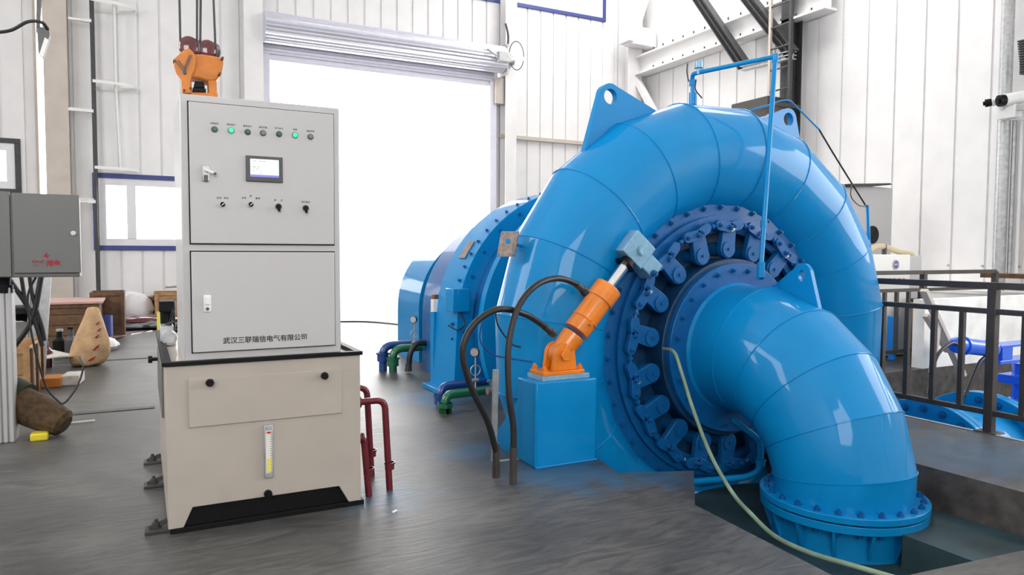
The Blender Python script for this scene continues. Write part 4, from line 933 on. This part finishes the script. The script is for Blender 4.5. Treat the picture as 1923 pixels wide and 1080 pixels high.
# floodlight at top-left
c = onY(73, 85, 8.0)
t = thing('floodlight', 'small grey floodlight on the beige column with a black cable, upper left', 'floodlight', c)
B().prism([onY(x, y, 8.0) for x, y in ((69, 52), (76, 50), (92, 54), (93, 66), (80, 106), (72, 100))], (0, .12, 0)).obj('housing', 'bezel', t, bevel=.005)
B().prism([onY(x, y, 7.99) for x, y in ((84, 70), (90, 74), (79, 108), (73, 104))], (0, .02, 0)).obj('lamp_glass', 'plastic_w', t)
B().prism([onY(x, y, 8.05) for x, y in ((68, -20), (79, -20), (74, 56), (68, 60))], (0, .05, 0)).obj('hanging_arm', 'bezel', t)
tag(B().tube(spline([onY(-20, 62, 7.9), onY(20, 57, 7.9), (onY(52, 41, 7.9)), onY(78, 42, 7.95), onY(90, 55, 8.0)]), .015, 8).obj('lamp_cable', 'rubber'), 'black cable running left from the small floodlight', 'cable')
# junk against the back: crates, boards, sack
def crate(name, label, px0, pyt, px1, pyb, dep, ma, Y=None, cat='crate', boards=4, group=None, topma=None):
    a, c = onZ(px0, pyb), onZ(px1, pyb); Y = Y or (a.y+c.y)/2; a = onY(px0, pyt, Y); c = onY(px1, pyt, Y); x0, x1, z1 = a.x, c.x, (a.z+c.z)/2
    t = thing(name, label, cat, ((x0+x1)/2, Y+dep/2, 0), group); h = z1
    b = B()
    for k in range(boards):
        za, zb_ = h*k/boards, h*(k+1)/boards-.008
        b.box(x0, x1, Y, Y+.02, za, zb_); b.box(x0, x1, Y+dep-.02, Y+dep, za, zb_); b.box(x0, x0+.02, Y+.02, Y+dep-.02, za, zb_); b.box(x1-.02, x1, Y+.02, Y+dep-.02, za, zb_)
    b.box(x0+.02, x1-.02, Y+.02, Y+dep-.02, 0, .02); b.obj('crate_boards', ma, t, smooth=False)
    b = B()
    for x in (x0, x1-.06): b.box(x, x+.06, Y-.02, Y, 0, h)
    b.box(x0, x1, Y-.022, Y, h-.06, h); b.obj('batten', ma, t, smooth=False)
    if topma: B().box(x0-.05, x1+.05, Y-.05, Y+dep+.03, h, h+.03).obj('top_board', topma, t)
    return t
crate('work_bench', 'dark bench with a pinkish board top against the back wall', 62, 571, 186, 650, 1.2, 'wood_dark', Y=13.2, cat='bench', topma='pinktop')
crate('wooden_crate', 'tall dark wooden crate between the bench and the floor clutter', 168, 549, 233, 632, .9, 'wood_dark', Y=14.3)
crate('wooden_crate', 'pale yellow wooden crate half hidden by the cabinet pump', 290, 549, 345, 594, .8, 'wood', Y=17.0)
t = crate('wooden_crate', 'pale framed crate right of the ribbed post', -60, 655, 56, 742, 1.0, 'wood', Y=8.5, boards=2)
# ribs of that crate's lit side
x1 = onY(56, 700, 8.5).x
for y in (8.5, 8.9, 9.35): b = B(); b.box(x1, x1+.03, y, y+.09, 0, onY(56, 655, 8.5).z); b.obj('side_rib', 'wood_dark', t, smooth=False)
crate('wooden_crate', 'low orange-brown crate behind the leaning channel', 20, 650, 66, 700, .6, 'wood', Y=11.2, boards=2)
# sack
c = onZ(158, 690); t = thing('woven_sack', 'tan woven sack with red print standing left of the cabinet', 'sack', c)
hgt = onY(165, 578, c.y).z; rings = []
NS = 28; prof = [(0, .16), (.03, .24), (.15, .285), (.35, .275), (.55, .22), (.75, .15), (.9, .10), (1, .085)]
for k, (f, r) in enumerate(prof):
    cx_ = c.x + .02 + .08*f + .03*math.sin(3*f); r *= .80; rings.append([Vector((cx_+r*1.02*math.cos(2*PI*j/NS)*(1+.07*math.sin(5*2*PI*j/NS+k)), c.y+.16+r*.8*math.sin(2*PI*j/NS)*(1+.08*math.sin(4*2*PI*j/NS+k*1.3)), f*hgt+.012*math.sin(j*1.1))) for j in range(NS)])
B().loft(rings).obj('sack_body', 'sack', t, subd=1)
b = B()
for (x, y) in ((183, 608), (186, 620), (181, 652), (178, 655), (184, 650), (170, 675), (176, 672), (180, 690), (182, 632)):
    p = onY(x, y, c.y-.02); f = min(max(p.z/hgt, 0), 1)
    r = [lp(prof[i][1], prof[i+1][1], (f-prof[i][0])/(prof[i+1][0]-prof[i][0])) for i in range(len(prof)-1) if prof[i][0] <= f <= prof[i+1][0]][0]
    cx_ = c.x + .02 + .08*f + .03*math.sin(3*f); r *= .80; xx = min(p.x, cx_+r*.9); cs = (xx-cx_)/(r*1.02); yy = c.y+.16-r*.8*math.sqrt(max(0, 1-cs*cs))*1.04
    b.bar((xx-.022, yy-.004, p.z-.02), (xx+.02, yy-.004, p.z+.018), .02, .01); b.bar((xx-.02, yy-.004, p.z-.008), (xx+.012, yy-.004, p.z-.014), .018, .01)
b.obj('red_print', 'red_ink', t)
# cartons
def carton(label, px0, py0, px1, py1, dep, ma, tilt=0, grp='cartons on the floor'):
    p = onZ((px0+px1)/2, py1); Y = p.y; a = onY(px0, py0, Y); c = onY(px1, py0, Y)
    o = B().box(a.x, c.x, Y, Y+dep, 0.002, a.z, Matrix.Rotation(tilt, 3, 'Z')).obj('carton', ma, bevel=.006); return tag(o, label, 'box', grp)
carton('orange printed carton in front of the sack', 78, 712, 117, 728, .3, 'orangebox', -.1)
carton('white printed carton right of the orange one', 117, 707, 152, 724, .34, 'cartonw', -.1)
carton('brown low carton left of the orange one', 48, 713, 76, 730, .3, 'carton', .1)
a = onZ(100, 700); tag(B().prism([Vector((a.x-.3, a.y+.3, .12)), Vector((a.x+.1, a.y+.2, .16)), Vector((a.x+.25, a.y+.45, .12)), Vector((a.x-.1, a.y+.7, .2))], (.0, .0, .012)).obj('board_scrap', 'cartonw'), 'white scrap board lying on the cartons', 'board')
# tools, bottles
def bottle(label, px, pyt, pyb, r, ma, cap='black'):
    p = onZ(px, pyb); h = onY(px, pyt, p.y).z; t = thing('bottle', label, 'bottle', p, 'cans by the bench')
    B().lathe(p, (0, 0, 1), [(0, r), (h*.62, r), (h*.75, r*.45), (h*.92, r*.4), (h, r*.4)], 20).obj('bottle_body', ma, t)
    B().cyl(p+Vector((0, 0, h)), p+Vector((0, 0, h+.03)), r*.5, n=12).obj('bottle_cap', cap, t)
bottle('dark flask with a silvery neck left of the sack', 113, 622, 668, .09, 'black', 'steel'); bottle('dark narrow flask just left of the sack', 134, 618, 672, .08, 'bezel'); bottle('dark red can nearer the leaning channel', 88, 640, 690, .07, 'redglass')
def heap(name, label, cat, px, py, rx, ry, rz, ma, n=5, grp=None, z0=0):
    p = onZ(px, py); b = B(); rr = random.Random(px)
    for k in range(n):
        a = rr.random()*6.28; q_ = rr.random()*.5; b.sphere((p.x+rx*q_*math.cos(a), p.y+ry*q_*math.sin(a)+ry, z0+rz*.45), rx*(.5+.3*rr.random()), 12, (1, ry/rx, rz/rx))
    o = b.obj(name, ma); dm = o.modifiers.new('d', 'DISPLACE'); tx = bpy.data.textures.new(name, 'CLOUDS'); tx.noise_scale = .12; dm.texture = tx; dm.strength = .16; dm.mid_level = .6; return tag(o, label, cat, grp)
heap('cloth_bundle', 'black rag bundle on the low crate behind the leaning channel', 'cloth', 40, 640, .35, .3, .2, 'black', z0=.35)
heap('plastic_wrap', 'crumpled white plastic film on the floor right of the sack', 'wrap', 210, 660, .22, .25, .14, 'whitewrap')
heap('tarp', 'grey crumpled tarp leaning on the tall dark crate', 'tarp', 250, 605, .45, .3, .55, 'whitewrap')
heap('cable_pile', 'dark red and black heap of cables on the floor beyond the tall crate', 'cables', 262, 612, .9, .5, .16, 'redglass', 7)
heap('cable_pile', 'black cable heap nearer than the dark red one', 'cables', 272, 622, .8, .4, .1, 'rubber', 7)
p = onY(281, 568, 17.4); tag(B().cyl((p.x, 17.4, .27), (p.x+.08, 17.5, .30), .24, n=28).obj('cable_drum', 'redglass', bevel=.01), 'dark red disc leaning on the back wall under the blue window', 'disc')
p = onZ(190, 640); tag(B().cyl((p.x, p.y+.3, 0), (p.x, p.y+.3, .4), .17, n=20).obj('bucket', 'blueframe'), 'dark blue bucket in front of the tall dark crate', 'bucket')
tag(B().tube(spline([onZ(160, 668), onZ(200, 648)+Vector((0, 0, .1)), onZ(240, 630), onZ(285, 622)]), .02, 6).obj('floor_cable', 'redglass'), 'dark red cable across the floor behind the sack', 'cable')
q5 = onY(335, 538, 17.2); tag(B().cyl((q5.x-.25, 17.2, q5.z), (q5.x+.5, 17.2, q5.z+.03), .03).box(q5.x-.02, q5.x+.4, 17.1, 17.4, onY(300, 549, 17.0).z, q5.z-.02).obj('steel_bar', 'steel'), 'shiny steel bar on a block on top of the pale yellow crate', 'bar')
# rolled mat and yellow block
a, c = onZ(118, 822), onZ(30, 765)
rings = []; A = a+Vector((0.02, .06, .09)); Cc = onY(20, 765, 7.0)+Vector((0, 0, .0)); Cc.z = .33; Cc.x -= .06
dd = (A-Cc).normalized()
t = thing('rolled_mat', 'shaggy brown rolled mat slumped beside the ribbed post', 'mat', A)
o = B().tube([Cc+(A-Cc)*f for f in (0, .25, .5, .75, .95, 1)], .15, 24, rs=[.12, .14, .14, .13, .11, .07]).obj('mat_roll', 'brown', t)
B().tube([Cc+(A-Cc)*f+Vector((0, .03, .03)) for f in (0, .15, .33)], .17, 24, rs=[.13, .15, .145]).obj('moss_cloth', 'moss', t)
a = onZ(72, 829); tag(B().box(a.x-.055, a.x+.065, a.y, a.y+.12, 0, .06).obj('foam_block', 'yellow', bevel=.012), 'small yellow block on the floor before the rolled mat', 'block')
a = onZ(146, 795); tag(B().box(a.x-.13, a.x+.13, a.y, a.y+.02, 0, .012, Matrix.Rotation(.15, 3, 'Z')).obj('paper_scrap', 'plastic_w'), 'thin white scrap lying on the floor left of the oil tank', 'scrap')
a = onZ(742, 962); tag(B().box(a.x-.02, a.x+.02, a.y, a.y+.012, 0, .006, Matrix.Rotation(.6, 3, 'Z')).obj('paper_scrap', 'plastic_w'), 'tiny white chip on the floor right of the oil tank', 'scrap')

# ================================================================== RIGHT SIDE
XR = 6.31
t = thing('guard_rail', 'brown-grey steel railing along the edge of the valve pit, nearer one', 'railing', (XR, 3.5, 0))
zt_, zm, zb_ = 1.235, 1.02, .17
y0r, y1r = -2.5, 4.6
B().bar((XR, y0r, zt_), (XR, y1r, zt_), .055).obj('top_rail', 'rail', t, bevel=.004)
B().bar((XR, y0r, zm), (XR, y1r, zm), .045).obj('mid_rail', 'rail', t, bevel=.004)
B().bar((XR, y0r, zb_), (XR, y1r, zb_), .045).obj('bottom_rail', 'rail', t, bevel=.004)
yp = onZ(1859, 812).y
for k in (-3, -2, -1, 0):
    y = yp+1.5*k; B().bar((XR, y, 0), (XR, y, zt_), .07).box(XR-.07, XR+.07, y-.09, y+.09, 0, .012).obj('rail_post', 'rail', t, bevel=.004)
for k in range(-18, 12):
    y = yp+.1875*k*1.0
    if abs(k) % 8 == 0 and k <= 8: continue
    y = yp+1.5/6*k
    if y < y0r or y > y1r or k % 6 == 0: continue
    B().bar((XR, y, zb_), (XR, y, zm), .042).obj('baluster', 'rail', t, bevel=.003)
YR = 6.3
t = thing('guard_rail', 'brown-grey steel railing across the far end of the valve pit', 'railing', (9, YR, 0))
xe = onY(1868, 530, YR).x; 
B().bar((7.0, YR, 1.24), (xe, YR, 1.24), .055).obj('top_rail', 'rail', t); B().bar((7.0, YR, 1.0), (xe, YR, 1.0), .045).obj('mid_rail', 'rail', t); B().bar((7.0, YR, .17), (xe, YR, .17), .045).obj('bottom_rail', 'rail', t)
for x in (xe, xe-1.7, xe-3.4): B().bar((x, YR, 0), (x, YR, 1.24), .07).obj('rail_post', 'rail', t)
x = 7.1
while x < onY(1745, 600, YR).x:
    B().bar((x, YR, .17), (x, YR, 1.0), .042).obj('baluster', 'rail', t); x += .25
# grey cabinet with round fan and loose plate on top
Y = 8.4; a, c = onY(1604, 355, Y), onY(1673, 480, Y)
t = thing('fan_cabinet', 'tall grey cabinet with a round black fan behind the casing at right', 'cabinet', ((a.x+c.x)/2, Y+.3, 0))
B().box(a.x-.5, c.x, Y, Y+.6, 0, onY(1660, 352, Y).z).obj('cabinet_body', 'grey_cab', t, bevel=.008)
p = onY(1637, 441, Y); fan = B().cyl(p, p-YV*.03, .155, n=32).obj('fan_housing', 'black', t, bevel=.004)
b = B()
for k in range(6): b.tube([Vector((p.x+.022*(k+1)*math.cos(x), Y-.034, p.z+.022*(k+1)*math.sin(x))) for x in [2*PI*j/24 for j in range(25)]], .002, 4)
b.obj('fan_grille', 'bezel', fan)
tag(B().prism([onY(x, y, Y-.1) for x, y in ((1596, 345), (1672, 344), (1676, 347), (1640, 349), (1598, 351))], (0, .7, 0)).obj('loose_sheet', 'dark_steel'), 'dark thin sheet lying on top of the grey fan cabinet', 'sheet')
# wrapped cabinet with round purple badge and buttons
Y = 6.75; a, c = onY(1640, 483, Y), onY(1704, 660, Y)
t = thing('start_cabinet', 'white wrapped cabinet with purple round badge and a red button', 'cabinet', ((a.x+c.x)/2, Y+.2, 0))
zt_ = onY(1680, 478, Y).z; zm_ = onY(1680, 535, Y).z
bd = B().box(a.x-.1, c.x, Y, Y+.45, .02, zt_).obj('cabinet_body', 'white', t, bevel=.006)
b = B(); e = c.x; b.tube(spline([(a.x-.1, Y+.05, zt_+.03), ((a.x+e)/2, Y+.2, zt_+.12), (e+.02, Y+.2, zt_+.04), (e+.38, Y+.25, zt_-.0), (e+.5, Y+.3, zt_-.12), (e+.46, Y+.3, zt_-.5)]), .045, 10); b.obj('packing_wrap', 'tape', t, subd=1)
B().box(e+.0, e+.42, Y+.1, Y+.5, .02, zt_-.02).obj('side_section', 'grey_cab', t, bevel=.006)
p = onY(1682, 497, Y-.001); bg_ = B().cyl(p, p-YV*.008, .072, n=28).obj('badge', 'steel', t); B().cyl(p-YV*.008, p-YV*.011, .056, n=28).obj('badge_disc', 'purple', bg_)
text('badge_lettering', 'NHC', p-YV*.0118, (1, 0, 0), (0, 0, 1), .045, 'plastic_w', t)
for x, ma in ((1658, 'lamp_off'), (1671, 'lamp_off'), (1679, 'lamp_off'), (1688, 'red'), (1696, 'lamp_grey')):
    p = onY(x, 525, Y-.001); B().cyl(p, p-YV*.02, .02, n=14).obj('push_button', ma, t)
B().cyl(((a.x+e)/2+.1, Y+.2, zt_), ((a.x+e)/2+.1, Y+.2, zt_+.14), .035).obj('lamp_socket', 'dark_steel', t)
# drum, copper post, cabinets behind the railing
p = onY(1675, 640, 6.7)
tag(B().cyl((onY(1676, 640, 6.55).x, 6.55, .10), (onY(1676, 640, 6.55).x, 6.55, .62), .075, n=24).cyl((onY(1676, 640, 6.55).x, 6.55, 0), (onY(1676, 640, 6.55).x, 6.55, .10), .05, n=24).obj('blue_drum', 'blue_drum', bevel=.01), 'bright blue drum seen between the balusters beside the casing', 'drum')
p = onY(1713, 600, 6.5); tag(B().box(p.x, p.x+.12, 6.5, 6.6, 0, .80).obj('copper_post', 'wood', bevel=.006), 'brown wooden post behind the railing left of the dark one', 'post')
tag(B().box(p.x+.17, p.x+.30, 6.5, 6.66, 0, .85).obj('dark_post', 'dark_steel', bevel=.006), 'dark steel post behind the railing right of the brown one', 'post')
# braces standing in the pit side
XX = 9.4
def strut(label, p, q_, Y, w, ma): ma = 'colm'; tag(B().bar(onY(*p, Y), onY(*q_, Y), w, .05).obj('slanted_strut', ma, smooth=False), label, 'strut')
strut('long grey slanted strut behind the railing, running down right', (1735, 545), (1808, 705), 5.6, .09, 'steel')
strut('short grey slanted strut crossing near the top of the long one', (1738, 592), (1780, 660), 5.7, .07, 'steel')
strut('near-vertical grey strut left of the long slanted one', (1762, 605), (1750, 700), 5.6, .07, 'steel')
# ---- blue valve in the pit
def disc(b, c, ax_, r, th_): c = Vector(c); return b.cyl(c, c+Vector(ax_).normalized()*th_, r, n=64)
def big_flange(t, X, yc, zc_, R, name='valve_flange', nb=24, th_=.07):
    o = disc(B(), (X, yc, zc_), (1, 0, 0), R, th_).obj(name, 'blue', t, bevel=.006)
    for k in range(nb):
        a = 2*PI*k/nb
        if math.sin(a) < -.1: continue
        B().hexb((X, yc+R*.9*math.cos(a), zc_+R*.9*math.sin(a)), (-1, 0, 0), .032, .035).obj('flange_bolt', 'blue2', t)
t = thing('butterfly_valve', 'large blue flanged valve body low in the pit behind the railing', 'valve', (7.6, 4.0, -2.6))
X = 7.05; top = onX(1735, 752, X); Rv = .85
yc_, zc_ = top.y-.0, top.z-Rv
big_flange(t, X, yc_, zc_, Rv); disc(B(), (X+.075, yc_, zc_), (1, 0, 0), Rv, .07).obj('valve_flange', 'blue', t, bevel=.006)
disc(B(), (X+.14, yc_, zc_), (1, 0, 0), Rv*.82, .8).obj('valve_body', 'blue', t, angle=30)
disc(B(), (X-1.0, yc_, zc_), (1, 0, 0), Rv*.78, 1.0).obj('inlet_pipe', 'blue', t, angle=30)
X2 = 8.0; big_flange(t, X2, yc_, zc_, Rv); disc(B(), (X2+.075, yc_, zc_), (1, 0, 0), Rv, .07).obj('valve_flange', 'blue', t, bevel=.006)
disc(B(), (X2+.14, yc_, zc_), (1, 0, 0), Rv*.82, 2.6).obj('outlet_pipe', 'blue', t, angle=30)
B().cyl((X+.5, yc_, zc_), (X+.5, yc_-Rv*1.1, zc_), .3, n=32).cyl((X+.5, yc_-Rv*1.0, zc_), (X+.5, yc_-Rv*1.1, zc_), .38, n=32).obj('shaft_housing', 'blue', t, bevel=.01)
B().cyl((7.5, yc_, -2.6), (7.5, yc_, zc_), .3).obj('valve_stand', 'blue', t)
t = thing('bypass_valve', 'smaller blue flanged valve at the right picture edge below the railing', 'valve', (7.7, 2.6, -2.6))
p = onX(1905, 745, 7.3); r_ = .38
big_flange(t, 7.3, p.y-.58, p.z-r_, r_, nb=16, th_=.05); disc(B(), (7.35, p.y-.58, p.z-r_), (1, 0, 0), r_*.8, .5).obj('valve_body', 'blue', t)
disc(B(), (7.85, p.y-.58, p.z-r_), (1, 0, 0), r_, .06).obj('valve_flange', 'blue', t); B().cyl((7.6, p.y-.58, -2.6), (7.6, p.y-.58, p.z-r_), .12).obj('valve_stand', 'blue', t)
# ---- royal blue actuator above the pit
YA = 4.6; a, c = onY(1796, 648, YA), onY(1900, 660, YA); k = (c-a).normalized()
t = thing('valve_actuator', 'royal blue horizontal valve actuator behind the railing at the right edge', 'actuator', (c.x, YA, -2.6))
B().cyl(a, a+k*.62, .085, n=28).cyl(a+k*.1, a+k*.14, .1, n=28).cyl(a+k*.58, a+k*.64, .1, n=28).sphere(a, .083, 20).obj('actuator_barrel', 'blue_valve', t, bevel=.004)
e = a+k*.64; B().box(e.x, e.x+.9, YA-.1, YA+.1, e.z+.02, e.z+.05).box(e.x, e.x+.9, YA-.1, YA+.1, e.z-.16, e.z-.12).box(e.x+.05, e.x+.25, YA-.09, YA+.09, e.z-.12, e.z+.02).obj('yoke_frame', 'blue_valve', t, bevel=.006)
B().cyl((e.x+.6, YA, e.z-.2), (e.x+.6, YA, e.z-.95), .09).box(e.x+.4, e.x+.9, YA-.15, YA+.15, e.z-.42, e.z-.32).box(e.x+.45, e.x+.85, YA-.12, YA+.12, e.z-.75, e.z-.6).obj('gear_column', 'blue_valve', t, bevel=.01)
for pts, lab in (([(1800, 648), (1785, 645), (1762, 665), (1750, 700), (1744, 740)], 'black hose from the left end of the royal blue actuator down into the pit'), ([(1855, 667), (1840, 680), (1828, 705), (1812, 745)], 'black hose from under the royal blue actuator into the pit')):
    tag(B().tube(spline([onY(x, y, YA-.05) for x, y in pts]), .018, 8).obj('control_hose', 'rubber'), lab, 'hose')
# concrete stub with a plank at the far right
p = onX(1905, 520, 12.7); tag(B().box(12.45, 12.85, p.y-1.2, min(p.y+.35, 5.8), -2.6, p.z-.02).obj('concrete_stub', 'concrete'), 'rough grey concrete block at the foot of the conduits', 'block')
tag(B().box(12.45, 12.95, p.y-1.25, p.y+.4, p.z-.02, p.z+.05).obj('cap_plank', 'wood_dark'), 'brown plank lying on the rough concrete block', 'plank')
tag(B().tube(spline([onZ(640, 605), onZ(700, 606), onZ(800, 616)]), .03, 5).obj('ground_cable', 'rubber'), 'dark cable lying across the bright ground beyond the doorway', 'cable')
